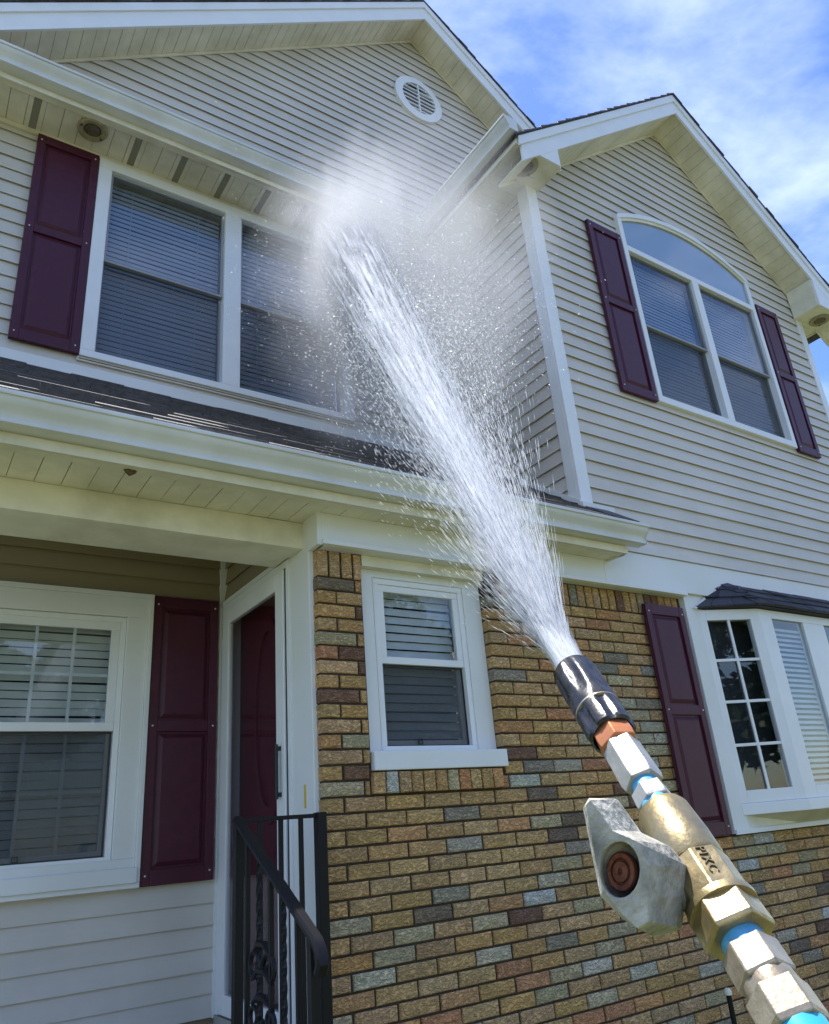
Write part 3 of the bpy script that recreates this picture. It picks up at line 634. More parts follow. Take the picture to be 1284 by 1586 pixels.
# gable overhangs: sloped soffit panels, rake boards, roofs
def gable(ax, az_, sl, yw, yf, xlo, xhi, back, name, th=0.215, pork=None):
    cs = 1/math.sqrt(1 + sl*sl)
    def Z(x): return az_ - sl*abs(x - ax)
    for sgn, xe in ((-1, xlo), (1, xhi)):
        L_ = abs(xe - ax)
        s = H(MB().hexa([(ax, yf + .02, az_ + .012), (xe, yf + .02, Z(xe) + .012), (xe, yw, Z(xe) + .012), (ax, yw, az_ + .012), (ax, yf + .02, az_ + .02), (xe, yf + .02, Z(xe) + .02), (xe, yw, Z(xe) + .02), (ax, yw, az_ + .02)]), 'rake_soffit', 'soffit_vent')
        st = 0.1065*cs; k = 0
        while k*st < L_ - .01:
            a, b = ax + sgn*(k*st + .0014), ax + sgn*(min((k+1)*st, L_) - .0014); j = random.uniform(0, .002)
            MB().hexa([(a, yf + .02, Z(a) + j), (b, yf + .02, Z(b) + j), (b, yw, Z(b) + j), (a, yw, Z(a) + j), (a, yf + .02, Z(a) + .011), (b, yf + .02, Z(b) + .011), (b, yw, Z(b) + .011), (a, yw, Z(a) + .011)]).build('soffit_panel', 'soffit', s)
            k += 1
        # J trim along the wall and the rake boards
        def bar(nm, m_, y0_, y1_, d0, d1, ext=0):
            e_ = xe + sgn*ext
            return H(MB().hexa([(ax, y0_, az_ + d0), (e_, y0_, Z(e_) + d0), (e_, y1_, Z(e_) + d0), (ax, y1_, az_ + d0), (ax, y0_, az_ + d1), (e_, y0_, Z(e_) + d1), (e_, y1_, Z(e_) + d1), (ax, y1_, az_ + d1)]), nm, m_)
        bar('rake_trim', 'soffit', yw - .024, yw - .0145, -.03, .0)
        bar('rake_board', 'vinyl_white', yf, yf + .02, -.012, th, .0)
        bar('rake_trim', 'vinyl_white', yf - .014, yf - .0005, th - .062, th + .022, .03)
        # roof slab and its shingle edge
        e_ = xe + sgn*.06
        H(MB().hexa([(ax, yf - .012, az_ + th + .0225), (e_, yf - .012, Z(e_) + th + .0225), (e_, back, Z(e_) + th + .0225), (ax, back, az_ + th + .0225), (ax, yf - .012, az_ + th + .036), (e_, yf - .012, Z(e_) + th + .036), (e_, back, Z(e_) + th + .036), (ax, back, az_ + th + .036)]), 'roof', 'shingle')
        mb = MB(); x = 0.0
        while x < L_ + .05:
            wv = .105 + random.uniform(-.01, .01); a, b = ax + sgn*x, ax + sgn*min(x + wv, L_ + .07); t0 = .037; t1 = t0 + random.uniform(.012, .024); yy = yf - .02 - random.uniform(0, .012)
            mb.hexa([(a, yy, Z(a) + th + t0), (b, yy, Z(b) + th + t0), (b, yw + .4, Z(b) + th + t0), (a, yw + .4, Z(a) + th + t0), (a, yy, Z(a) + th + t0 + .006), (b, yy, Z(b) + th + t1), (b, yw + .4, Z(b) + th + t1), (a, yw + .4, Z(a) + th + t0 + .006)])
            x += wv
        o = H(mb, 'shingle_edge', 'shingle'); o['kind'] = 'stuff'
gable(MAX_, MAZ, MSL, D, 0.9, -2.42, 3.32, 8.3, 'main')
gable(WAX, WAZ, WSL, YW, WF, 1.60, 6.17, 4.0, 'wing', th=0.20)
# boxed eave ends of the wing
def wz(x): return WAZ - WSL*abs(x - WAX)
for sgn, xo, xi in ((-1, 1.576, 2.0), (1, WR + .33, WR - .09)):
    H(MB().prism([(xo, 3.395), (xi, 3.395), (xi, wz(xi) - .012), (xo, max(wz(xo) - .012, 3.40))] if sgn < 0 else [(xi, 3.395), (xo, 3.395), (xo, max(wz(xo) - .012, 3.40)), (xi, wz(xi) - .012)], lambda u, v, k: (u, WF + .002 + .015*k, v)), 'eave_end_board', 'vinyl_white')
    H(MB().box(min(xi, xi - sgn*.02), max(xi, xi - sgn*.02), WF + .018, YW - .02, 3.398, wz(xi) - .005), 'eave_end_side', 'soffit')
# round gable vent
def disc_ring(cx, cz, r0, r1, y0, y1, n=40):
    mb = MB(); vs_ = []; fs_ = []
    for i in range(n):
        a = 2*math.pi*i/n; c, s_ = math.cos(a), math.sin(a)
        vs_ += [(cx + c*r0, y0, cz + s_*r0), (cx + c*r1, y0 + .006, cz + s_*r1), (cx + c*r1, y1, cz + s_*r1), (cx + c*r0, y1, cz + s_*r0)]
    for i in range(n):
        for j in range(4): fs_.append((i*4 + j, i*4 + (j+1) % 4, ((i+1) % n)*4 + (j+1) % 4, ((i+1) % n)*4 + j))
    return mb.add(vs_, fs_)
VX, VZ = 1.922, 5.70
vent = H(disc_ring(VX, VZ, .20, .285, D - .045, D - .001), 'gable_vent', 'vinyl_white', smooth=True)
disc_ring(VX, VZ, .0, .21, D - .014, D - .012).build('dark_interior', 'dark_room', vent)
for k in range(-3, 4):
    z = VZ + k*.054; hw = math.sqrt(max(.2*.2 - (k*.054)**2, 0)) + .006
    MB().hexa([(VX - hw, D - .042, z - .011), (VX + hw, D - .042, z - .011), (VX + hw, D - .036, z - .011), (VX - hw, D - .036, z - .011), (VX - hw, D - .036, z + .011), (VX + hw, D - .036, z + .011), (VX + hw, D - .030, z + .011), (VX - hw, D - .030, z + .011)]).build('slat', 'vinyl_white', vent)
MB().box(VX - .006, VX + .006, D - .044, D - .02, VZ - .2, VZ + .2).build('centre_bar', 'vinyl_white', vent)
# recessed soffit lights
def ring_light(x, y, z, r, label):
    n = 28; mb = MB(); prof = [(r, 0), (r, -.012), (r*.9, -.02), (r*.62, -.016), (r*.55, .0), (r*.55, .003)]; vs_ = []; fs_ = []
    for i in range(n):
        a = 2*math.pi*i/n
        for (rr, hh) in prof: vs_.append((x + math.cos(a)*rr, y + math.sin(a)*rr, z + hh))
    m_ = len(prof)
    for i in range(n):
        for j in range(m_ - 1): fs_.append((i*m_ + j, i*m_ + j + 1, ((i+1) % n)*m_ + j + 1, ((i+1) % n)*m_ + j))
    o = H(mb.add(vs_, fs_), 'soffit_light', 'lamp_trim', smooth=True); o['label'] = label
    mb = MB(); mb.tube([(x, y, z - .002), (x, y, z - .012), (x, y, z - .017)], [r*.54, r*.50, r*.2], 20); mb.build('bulb', 'lamp_inside', o)
    for a in (.6, 3.4): MB().box(x + math.cos(a)*r*.8 - .008, x + math.cos(a)*r*.8 + .008, y + math.sin(a)*r*.8 - .008, y + math.sin(a)*r*.8 + .008, z - .024, z - .0).build('clip', 'lamp_inside', o)
ring_light(-1.09, 0.985, 3.372, .096, 'round soffit light over the twin window')
ring_light(1.755, -.215, 3.40, .10, 'round soffit light under the projecting gable corner'); ring_light(5.84, -.19, 3.40, .10, 'round soffit light at the far gable corner')
# ------------------------------------------------------------------ door on the porch side wall (faces left)
mb = MB(); mb.box(-0.022, 0.011, 0.052, 0.275, -1.99, 0.172); 
dr = H(mb, 'door_casing', 'white', bevel=.003)
MB().box(-0.03, 0.10, 0.275, 0.305, -1.99, 0.172).build('jamb', 'vinyl_white', dr); MB().box(-0.03, 0.10, 1.19, YP - .023, -1.99, 0.172).build('jamb', 'vinyl_white', dr)
MB().box(-0.03, 0.10, 0.305, 1.19, 0.135, 0.172).build('head', 'vinyl_white', dr); MB().box(-0.036, -0.0305, 0.25, YP - .03, 0.172, 0.20).build('head_trim', 'white', dr)
MB().box(-0.04, 0.10, 0.27, YP - .03, -2.0, -1.965).build('threshold', 'concrete', dr)
# storm door
sx = -0.028
def lbox(y0, y1, z0, z1, x0=sx - .014, x1=sx + .014): return MB().box(x0, x1, y0, y1, z0, z1)
mb = MB()
for a in ((0.318, .415, -1.955, .128), (1.085, 1.185, -1.955, .128), (.415, 1.085, -1.955, -1.865), (.415, 1.085, .035, .128)): mb.box(sx - .014, sx + .014, *a)
sd_ = H(mb, 'storm_door', 'vinyl_white', bevel=.003)
lbox(.415, 1.085, -1.865, .035, sx - .002, sx + .002).build('pane', 'glass', sd_)
lbox(.3055, .3175, -1.96, .13, sx - .004, sx + .01).build('weather_strip', 'black_trim', sd_)
lbox(.352, .372, -1.0, -.75, sx - .045, sx - .03).build('pull_handle', 'black_trim', sd_, bevel=.004); lbox(.355, .369, -.99, -.97, sx - .03, sx - .012).build('handle_foot', 'black_trim', sd_); lbox(.355, .369, -.78, -.76, sx - .03, sx - .012).build('handle_foot', 'black_trim', sd_)
# main door behind
mb = MB().box(.075, .115, .306, 1.19, -1.965, .134); fd = H(mb, 'front_door', 'maroon_door')
for (a, b, c, d) in ((.40, .70, -1.85, -1.35), (.80, 1.10, -1.85, -1.35)): MB().box(.066, .0745, a, b, c, d).build('raised_panel', 'maroon_door', fd, bevel=.006)
n = 32; mb = MB(); vs_ = []; fs_ = []
for i in range(n):
    a = 2*math.pi*i/n
    for (q, xx_) in ((1, .0745), (1, .058), (.85, .058), (.85, .0745)): vs_.append((xx_, .75 + math.cos(a)*.2*q, -.55 + math.sin(a)*.55*q))
for i in range(n):
    for j in range(4): fs_.append((i*4+j, i*4+(j+1) % 4, ((i+1) % n)*4+(j+1) % 4, ((i+1) % n)*4+j))
mb.add(vs_, fs_).build('oval_trim', 'maroon_door', fd, smooth=True)
mb = MB(); mb.tube([(.074, .40, -.95), (.03, .40, -.95)], [.02, .026], 14); mb.build('door_knob', 'black_trim', fd, smooth=True)
H(MB().box(-.0255, -.0222, .135, .150, -1.055, -.955), 'yellow_tag', 'yellow')
# ------------------------------------------------------------------ porch slab and steps
mb = MB(); mb.box(XL, -0.03, -0.02, YP - .02, -2.65, -2.0)
for k in range(4): mb.box(-1.9, -0.45, -0.02 - .29*(k+1), -0.02 - .29*k, -2.65, -2.0 - .145*(k+1))
o = mb.build('porch_steps', 'concrete'); tag(o, 'concrete porch slab with steps before the door', kind='structure')
# ------------------------------------------------------------------ iron railing
rail = empty('stair_railing', (-0.43, -0.12, ZO - 2.0))
tag(rail, 'black wrought iron railing with twisted balusters beside the porch door', 'railing')
def RK(mb, name, **k):
    o = mb.build(name, 'black_iron', rail, **k); o.matrix_parent_inverse = Matrix.Translation((0.43, 0.12, -(ZO - 2.0))); return o
XA, XB, YR, ZT = -0.43, -0.075, -0.10, -1.098
RK(MB().box(XA - .017, XA + .017, YR - .017, YR + .017, -2.0, ZT + .012), 'post', bevel=.002); RK(MB().box(XB - .021, XB + .021, YR - .021, YR + .021, -2.3, ZT + .014), 'post', bevel=.002)
RK(MB().box(XA + .017, XB - .021, YR - .012, YR + .012, ZT - .006, ZT + .010), 'top_rail', bevel=.002); RK(MB().box(XA + .017, XB - .021, YR - .01, YR + .01, -1.93, -1.91), 'bottom_rail')
def twisted(x, y, z0, z1, r=.0075, turns=9):
    n = 60; mb = MB(); vs_ = []; fs_ = []
    for i in range(n + 1):
        a = turns*2*math.pi*i/n*.5; z = z0 + (z1 - z0)*i/n
        for j in range(4): t = a + math.pi/2*j; vs_.append((x + math.cos(t)*r*1.35, y + math.sin(t)*r*1.35, z))
    for i in range(n):
        for j in range(4): fs_.append((i*4 + j, i*4 + (j+1) % 4, (i+1)*4 + (j+1) % 4, (i+1)*4 + j))
    return mb.add(vs_, fs_)
nb = 3
for k in range(1, nb + 1):
    x = XA + (XB - XA)*k/(nb + 1)
    RK(MB().box(x - .008, x + .008, YR - .008, YR + .008, -1.91, ZT - .006), 'baluster')
# sloped handrail towards the viewer with balusters and a cast scroll
XR = XA - .005
p0 = Vector((XR, YR, ZT + .005)); p1 = Vector((XR, -0.765, -1.475)); dirr = (p1 - p0).normalized()
mb = MB(); up_ = Vector((0, dirr.z, -dirr.y)); up_ = up_ if up_.z > 0 else -up_; sd2 = Vector((1, 0, 0))
prof = [(-.021, -.006), (.021, -.006), (.021, .006), (.014, .015), (-.014, .015), (-.021, .006)]
vs_ = []
path = [p0, p1, p1 + dirr*.03 + Vector((0, 0, -.012)), p1 + dirr*.045 + Vector((0, .004, -.04)), p1 + dirr*.036 + Vector((0, .012, -.07))]
mb = MB(); n = len(prof)
for i, p in enumerate(path):
    d = (path[min(i+1, len(path)-1)] - path[max(i-1, 0)]).normalized(); u_ = Vector((0, -d.z, d.y)); u_ = u_ if (i < 3 and u_.z > 0) or (i >= 3 and u_.y < 0) else -u_
    vs_ += [p + sd2*a + u_*b for a, b in prof]
fs_ = [(i*n + j, i*n + (j+1) % n, (i+1)*n + (j+1) % n, (i+1)*n + j) for i in range(len(path)-1) for j in range(n)] + [tuple(range(n)), tuple(range((len(path)-1)*n, len(path)*n))]
RK(mb.add([tuple(v) for v in vs_], fs_), 'handrail', smooth=True)
ln = abs(p1.y - p0.y)
for k, t in enumerate((.16, .32, .48, .64, .80)):
    p = p0.lerp(p1, t); zb = -2.05 - max(0, (-p.y - .02))/.29*.145
    if k % 2: RK(twisted(XR, p.y, zb, p.z - .006), 'baluster')
    else: RK(MB().box(XR - .008, XR + .008, p.y - .008, p.y + .008, zb, p.z - .006), 'baluster')
RK(MB().box(XR - .016, XR + .016, -.755, -.723, -2.65, -1.452), 'post', bevel=.002)
pb0 = p0 + Vector((0, 0, -.80)); pb1 = p1 + Vector((0, 0, -.80))
RK(MB().hexa([(XR - .009, pb0.y, pb0.z), (XR + .009, pb0.y, pb0.z), (XR + .009, pb1.y, pb1.z), (XR - .009, pb1.y, pb1.z), (XR - .009, pb0.y, pb0.z + .02), (XR + .009, pb0.y, pb0.z + .02), (XR + .009, pb1.y, pb1.z + .02), (XR - .009, pb1.y, pb1.z + .02)]), 'bottom_rail')
cy_, cz_ = p0.lerp(p1, .36).y, -1.66
mb = MB()
for sg in (-1, 1):
    for sv in (-1, 1):
        pts = []
        for i in range(18):
            a = i/17*2.3*math.pi; r = .058*(1 - i/17*.72); pts.append((XR, cy_ + sg*(.012 + .058 - math.cos(a)*r) - sg*.006, cz_ + sv*(.075 + math.sin(a)*r)))
        mb.tube(pts, [.011 - .004*i/17 for i in range(18)], 7)
for z in (-.12, -.04, .04, .12): mb.tube([(XR, cy_ - .09, cz_ + z*.9), (XR, cy_ - .03, cz_ + z + .03), (XR, cy_ + .03, cz_ + z + .03), (XR, cy_ + .09, cz_ + z*.9)], [.006, .014, .014, .006], 7)
RK(mb, 'cast_scroll', smooth=True)
# small things
o = MB().tube([(-.98, -.175, .305), (-.965, -.178, .300), (-.95, -.172, .292), (-.935, -.176, .299), (-.925, -.175, .305)], [.004, .013, .017, .012, .004], 8).build('insect_nest', 'nest'); tag(o, 'small dark brown insect nest stuck under the porch soffit', 'nest')
stake = empty('garden_stake', (2.18, -.2, 0)); tag(stake, 'thin dark garden stake with pale cap standing before the brick wall', 'stake')
for nm, m_, mb in (('rod', 'black_iron', MB().tube([(2.18, -.2, -2.67), (2.18, -.2, -2.085)], .013, 10)), ('cap', 'soffit', MB().tube([(2.18, -.2, -2.09), (2.18, -.2, -2.075), (2.18, -.2, -2.06)], [.018, .02, .012], 12))):
    o = mb.build(nm, m_, stake, smooth=True); o.matrix_parent_inverse = Matrix.Translation((-2.18, .2, 0))
# ------------------------------------------------------------------ the spray gun held into the picture
ZT_, ZE_ = 0.686, 0.385
T = at(892, 1046, ZT_); E_ = at(1240, 1600, ZE_); AX = (T - E_).normalized(); GL = (T - E_).length
tocam = (CAM - T.lerp(E_, .5)).normalized(); e2 = (tocam - AX*tocam.dot(AX)).normalized(); e1 = AX.cross(e2).normalized()
if e1.dot(RGT) > 0: e1 = -e1                # e1 points left in the picture, e2 towards the viewer
def sof(y):                                 # photo row -> metres from the tip along the axis
    u = (y - 1035)/(1600 - 1035); z = 1/((1-u)/ZT_ + u/ZE_); return GL*(ZT_ - z)/(ZT_ - ZE_), z
gun = empty('spray_gun', tuple(T.lerp(E_, .5) + Vector((0, 0, ZO))))
tag(gun, 'metal ball valve spray gun with black nozzle and grey lever, spraying water', 'spray gun')
gloc = T.lerp(E_, .5) + Vector((0, 0, ZO))
def GK(o): o.matrix_parent_inverse = Matrix.Translation(-gloc); return o
def G(s, a, r): return T - AX*s + (e1*math.cos(a) + e2*math.sin(a))*r
def lathe(profile, n=36, hexa=False, rot=0.0, inner=True):   # profile: [(photo row, width in px)] ; hexa = number of flats
    k = hexa or n; mb = MB(); vs_ = []; fs_ = []
    for (y, wpx) in profile:
        s, z = sof(y); r = wpx*.5*z/FPX
        if hexa: r /= math.cos(math.pi/hexa)*.5 + .5
        for j in range(k): vs_.append(tuple(G(s, rot + 2*math.pi*j/k, r)))
    m_ = len(profile)
    for i in range(m_ - 1):
        for j in range(k): fs_.append((i*k + j, i*k + (j+1) % k, (i+1)*k + (j+1) % k, (i+1)*k + j))
    fs_ += [tuple(range(k)), tuple(range((m_-1)*k, m_*k))]
    return mb.add(vs_, fs_)
# black rubber sleeve with finger-grip scallops
mb = MB(); vs_ = []; fs_ = []; k = 64
prof = [(1046, 36), (1036, 38), (1028, 46), (1029, 60), (1034, 66), (1046, 69), (1060, 70), (1074, 71), (1088, 73), (1100, 75), (1112, 77), (1122, 78), (1128, 76), (1130, 66), (1122, 56), (1110, 50)]
for (y, wpx) in prof:
    s, z = sof(y); r0 = wpx*.5*z/FPX
    for j in range(k):
        a = 2*math.pi*j/k; r = r0
        ph = ((a/(2*math.pi)*6 + .05) % 1.0) - .5
        if 1032 <= y <= 1080 and wpx > 60:
            wgt = max(0, 1 - abs(y - 1052)/26.0); r -= .0042*wgt**.6*math.exp(-(ph/.24)**4)
        if 1098 <= y <= 1128 and wpx > 60: r -= .003*math.exp(-((ph - .5*(1 if ph > 0 else -1))/.2)**4)
        vs_.append(tuple(G(s, a, r)))
for i in range(len(prof) - 1):
    for j in range(k): fs_.append((i*k + j, i*k + (j+1) % k, (i+1)*k + (j+1) % k, (i+1)*k + j))
fs_ += [tuple(range(k)), tuple(range((len(prof)-1)*k, len(prof)*k))]
nozzle = GK(mb.add(vs_, fs_).build('nozzle_sleeve', 'rubber', gun, smooth=True)); nozzle['label'] = 'glossy black rubber nozzle sleeve with scooped grips'
GK(lathe([(1091, 66), (1092.5, 74.6), (1094, 74.6), (1095.5, 66)]).build('metal_band', 'nickel', gun, smooth=True))
GK(lathe([(1108, 40), (1118, 58), (1140, 62), (1148, 60), (1150, 40)], hexa=6, rot=math.radians(98)).build('copper_nut', 'copper', gun, bevel=.0006))
GK(lathe([(1146, 44), (1150, 56), (1200, 62), (1208, 58), (1209, 40)], hexa=6, rot=math.radians(72)).build('hex_adapter', 'steel', gun, bevel=.0006))
def tape(y0, y1, wpx):
    pr = []; n = 7
    for i in range(n): pr.append((y0 + (y1 - y0)*i/(n-1), wpx + (2.5 if i % 2 else 0)))
    GK(lathe([(y0 - 2, 10)] + pr + [(y1 + 2, 10)], n=28).build('thread_tape', 'tape', gun, smooth=True))
tape(1205, 1222, 42)
GK(lathe([(1216, 44), (1219, 54), (1236, 58), (1240, 56), (1241, 40)], hexa=6, rot=math.radians(82)).build('hex_nipple', 'steel', gun, bevel=.0006))
tape(1236, 1256, 50)
GK(lathe([(1250, 50), (1252, 76), (1258, 84), (1300, 94), (1336, 97), (1339, 92), (1340, 84)], n=40).build('valve_neck', 'brass', gun, smooth=True))
vb = GK(lathe([(1338, 84), (1341, 97), (1395, 104), (1399, 104)], hexa=8, rot=math.radians(52)).build('valve_body', 'brass', gun, bevel=.0008))
GK(lathe([(1396, 94), (1399, 112), (1404, 115), (1410, 114), (1412, 94)], n=40).build('valve_collar', 'brass', gun, smooth=True))
GK(lathe([(1408, 90), (1410, 106), (1446, 112), (1452, 106), (1453, 80)], hexa=6, rot=math.radians(70)).build('valve_end_hex', 'brass', gun, bevel=.0008))
tape(1446, 1474, 68)
GK(lathe([(1468, 60), (1471, 88), (1516, 92), (1522, 86), (1523, 70)], hexa=6, rot=math.radians(66)).build('hex_coupling', 'nickel', gun, bevel=.0008))
GK(lathe([(1516, 70), (1520, 84), (1540, 90), (1544, 88)], n=36).build('coupling_neck', 'nickel', gun, smooth=True))
GK(lathe([(1536, 80), (1540, 98), (1590, 104), (1600, 98), (1601, 80)], hexa=6, rot=math.radians(74)).build('hose_nut', 'nickel', gun, bevel=.0008))
hp = [T - AX*(GL - .01), T - AX*(GL + .05), T - AX*(GL + .10) + Vector((.01, 0, -.02)), T - AX*(GL + .14) + Vector((.03, 0, -.08)), T - AX*(GL + .17) + Vector((.05, -.02, -.2))]
GK(MB().tube([tuple(p) for p in hp], .015, 18).build('hose', 'hose', gun, smooth=True))
# raised lettering on the valve body
fc = bpy.data.curves.new('lettering', 'FONT'); fc.body = 'PIXC'; fc.size = .0085; fc.extrude = .0006; fc.space_character = 1.15
fo = bpy.data.objects.new('tmp', fc); COL.objects.link(fo)
dg = bpy.context.evaluated_depsgraph_get(); me = bpy.data.meshes.new_from_object(fo.evaluated_get(dg)); COL.objects.unlink(fo); bpy.data.objects.remove(fo)
me.name = 'lettering'; me.materials.clear(); me.materials.append(MATS['ink'])
lo = bpy.data.objects.new('lettering', me); COL.objects.link(lo)
s, z = sof(1342); ang = math.radians(52 + 22.5 + 90 - 5 + 0)
fa = math.radians(52 + 22.5) + math.pi/4*2          # a flat on the right, facing the viewer
best = None
for j in range(8):
    a = math.radians(52 + 22.5) + j*math.pi/4; nrm = e1*math.cos(a) + e2*math.sin(a); sc = nrm.dot(-e1)*.75 + nrm.dot(e2)*.66
    if best is None or sc > best[0]: best = (sc, a)
fa = best[1]; nrm = (e1*math.cos(fa) + e2*math.sin(fa)).normalized(); xd = -AX; yd = nrm.cross(xd)
rr = 100.5*.5*sof(1368)[1]/FPX
org = T - AX*s + nrm*(rr*.985) - yd*.0045
mw = Matrix((xd, yd, nrm)).transposed().to_4x4(); mw.translation = org + Vector((0, 0, ZO))
lo.parent = gun; lo.matrix_parent_inverse = Matrix.Translation(-gloc); lo.matrix_basis = mw
# lever: a cast wing handle with a recessed bolt
def hp_(px, py, dz): return at(px, py, dz)
Fp = [(907, 1246), (914, 1238), (932, 1262), (948, 1286), (985, 1302), (1000, 1340), (1003, 1385), (1004, 1428), (987, 1438), (958, 1410), (934, 1380), (922, 1330)]
Sp = [(903, 1252), (912, 1236), (954, 1237), (990, 1288), (1034, 1309), (1062, 1340), (1058, 1390), (1052, 1437), (1010, 1450), (965, 1424), (930, 1388), (917, 1325)]
zF = lambda px, py: .425 - (py - 1340)*.00010 + (px - 955)*.00006
zS = lambda px, py: .452 - (py - 1340)*.00010 + (px - 955)*.00010
bm = bmesh.new()
fo_ = [bm.verts.new(at(x, y, zF(x, y))) for x, y in Fp]; so_ = [bm.verts.new(at(x, y, zS(x, y))) for x, y in Sp]; bo_ = [bm.verts.new(at(x + 4, y + 2, zS(x, y) + .012)) for x, y in Sp]
n = len(Fp); hc = (960, 1347); hn = 24
h0 = [bm.verts.new(at(hc[0] + 31*math.cos(2*math.pi*i/hn), hc[1] + 44*math.sin(2*math.pi*i/hn), zF(hc[0] + 31*math.cos(2*math.pi*i/hn), hc[1] + 44*math.sin(2*math.pi*i/hn)))) for i in range(hn)]
h1 = [bm.verts.new(at(hc[0] + 3 + 29*math.cos(2*math.pi*i/hn), hc[1] + 42*math.sin(2*math.pi*i/hn), zF(hc[0], hc[1]) + .021)) for i in range(hn)]
ed = [bm.edges.new((fo_[i], fo_[(i+1) % n])) for i in range(n)] + [bm.edges.new((h0[i], h0[(i+1) % hn])) for i in range(hn)]
bmesh.ops.triangle_fill(bm, edges=ed, use_beauty=True)
for i in range(n):
    bm.faces.new((fo_[i], fo_[(i+1) % n], so_[(i+1) % n], so_[i])); bm.faces.new((so_[i], so_[(i+1) % n], bo_[(i+1) % n], bo_[i]))
for i in range(hn): bm.faces.new((h0[i], h0[(i+1) % hn], h1[(i+1) % hn], h1[i]))
bm.faces.new(h1); bm.faces.new(bo_)
for v in bm.verts: v.co.z += ZO
bmesh.ops.recalc_face_normals(bm, faces=bm.faces)
me = bpy.data.meshes.new('lever'); bm.to_mesh(me); bm.free(); me.materials.append(MATS['handle_grey'])
lever = bpy.data.objects.new('lever', me); COL.objects.link(lever); lever.parent = gun; GK(lever); lever['label'] = 'worn grey cast lever with rusty bolt'
bv = lever.modifiers.new('bevel', 'BEVEL'); bv.width = .0022; bv.segments = 3; bv.limit_method = 'ANGLE'; bv.angle_limit = math.radians(25)
c0 = at(966, 1350, zF(960, 1347) + .019); fdir = (at(963, 1349, .4) - at(963, 1349, .45)).normalized()
fdir = (fdir - RGT*.25).normalized(); a_ = fdir.cross(UPV).normalized(); b_ = fdir.cross(a_)
def bolt(prof, name, m_, k=28):
    mb = MB(); vs_ = []; fs_ = []
    for (r, h) in prof:
        for j in range(k): t = 2*math.pi*j/k; vs_.append(tuple(c0 + fdir*h + a_*(math.cos(t)*r*.78) + b_*(math.sin(t)*r)))
    for i in range(len(prof)-1):
        for j in range(k): fs_.append((i*k+j, i*k+(j+1) % k, (i+1)*k+(j+1) % k, (i+1)*k+j))
    fs_ += [tuple(range(k)), tuple(range((len(prof)-1)*k, len(prof)*k))]
    o = GK(mb.add(vs_, fs_).build(name, m_, gun, smooth=True)); return o
bl_ = bolt([(.0108, -.006), (.0108, .005), (.0098, .0075), (.0072, .0075), (.0068, .0052), (.0058, .0052), (.0054, .009), (.0018, .0095), (.0014, .007)], 'lever_bolt', 'rust')
sa = at(1015, 1368, .478); sb = T - AX*sof(1378)[0]
GK(MB().tube([tuple(sa), tuple(sa.lerp(sb, .5)), tuple(sb)], [.013, .013, .015], 20).build('valve_stem', 'handle_grey', gun, smooth=True))
# ------------------------------------------------------------------ water: jet, droplets and mist
WR_ = random.Random(11)
def water_mat(name, alpha, flow=False):
    mt = bpy.data.materials.new(name); mt.use_nodes = True; n = mt.node_tree.nodes; l = mt.node_tree.links.new; n.clear()
    o = n.new('ShaderNodeOutputMaterial'); d = n.new('ShaderNodeBsdfDiffuse'); d.inputs[0].default_value = (.74, .76, .80, 1)
    t = n.new('ShaderNodeBsdfTranslucent'); t.inputs[0].default_value = (.74, .76, .80, 1); m1 = n.new('ShaderNodeMixShader'); m1.inputs[0].default_value = .5
    g = n.new('ShaderNodeBsdfGlossy'); g.inputs['Roughness'].default_value = .6 if flow else .25; m2 = n.new('ShaderNodeMixShader'); m2.inputs[0].default_value = .0 if flow else .05
    tr = n.new('ShaderNodeBsdfTransparent'); m3 = n.new('ShaderNodeMixShader'); m3.inputs[0].default_value = alpha
    l(d.outputs[0], m1.inputs[1]); l(t.outputs[0], m1.inputs[2]); l(m1.outputs[0], m2.inputs[1]); l(g.outputs[0], m2.inputs[2])
    l(tr.outputs[0], m3.inputs[1]); l(m2.outputs[0], m3.inputs[2]); l(m3.outputs[0], o.inputs[0])
    if flow:
        a = n.new('ShaderNodeAttribute'); a.attribute_name = 'flow'; f = n.new('ShaderNodeAttribute'); f.attribute_name = 'fade'
        ns = n.new('ShaderNodeTexNoise'); ns.inputs['Scale'].default_value = 1.0; ns.inputs['Detail'].default_value = 5; ns.inputs['Distortion'].default_value = .4
        mr = n.new('ShaderNodeMapRange'); mr.inputs[1].default_value = .34; mr.inputs[2].default_value = .66; mr.inputs[3].default_value = -.58; mr.inputs[4].default_value = .58
        ad = n.new('ShaderNodeMath'); ad.operation = 'ADD'; ad.use_clamp = True
        l(a.outputs['Vector'], ns.inputs[0]); l(ns.outputs[0], mr.inputs[0]); l(mr.outputs[0], ad.inputs[0]); l(f.outputs['Fac'], ad.inputs[1]); l(ad.outputs[0], m3.inputs[0])
    MATS[name] = mt
water_mat('water_flow', 1, True); water_mat('water_streak', .42); water_mat('water_drop', .55)
J0 = T + AX*.004; HIT = at(540, 385, 5.9); JD = (HIT - J0); JL = JD.length; JD = JD/JL
jr = JD.cross(UPV).normalized(); ju = jr.cross(JD).normalized()      # picture right and up around the jet
def jet_r(d): return .0125 + .024*d + .029*d*min(d, 1)
V, F, FLOW, FADE = [], [], [], []
nd, na = 80, 44
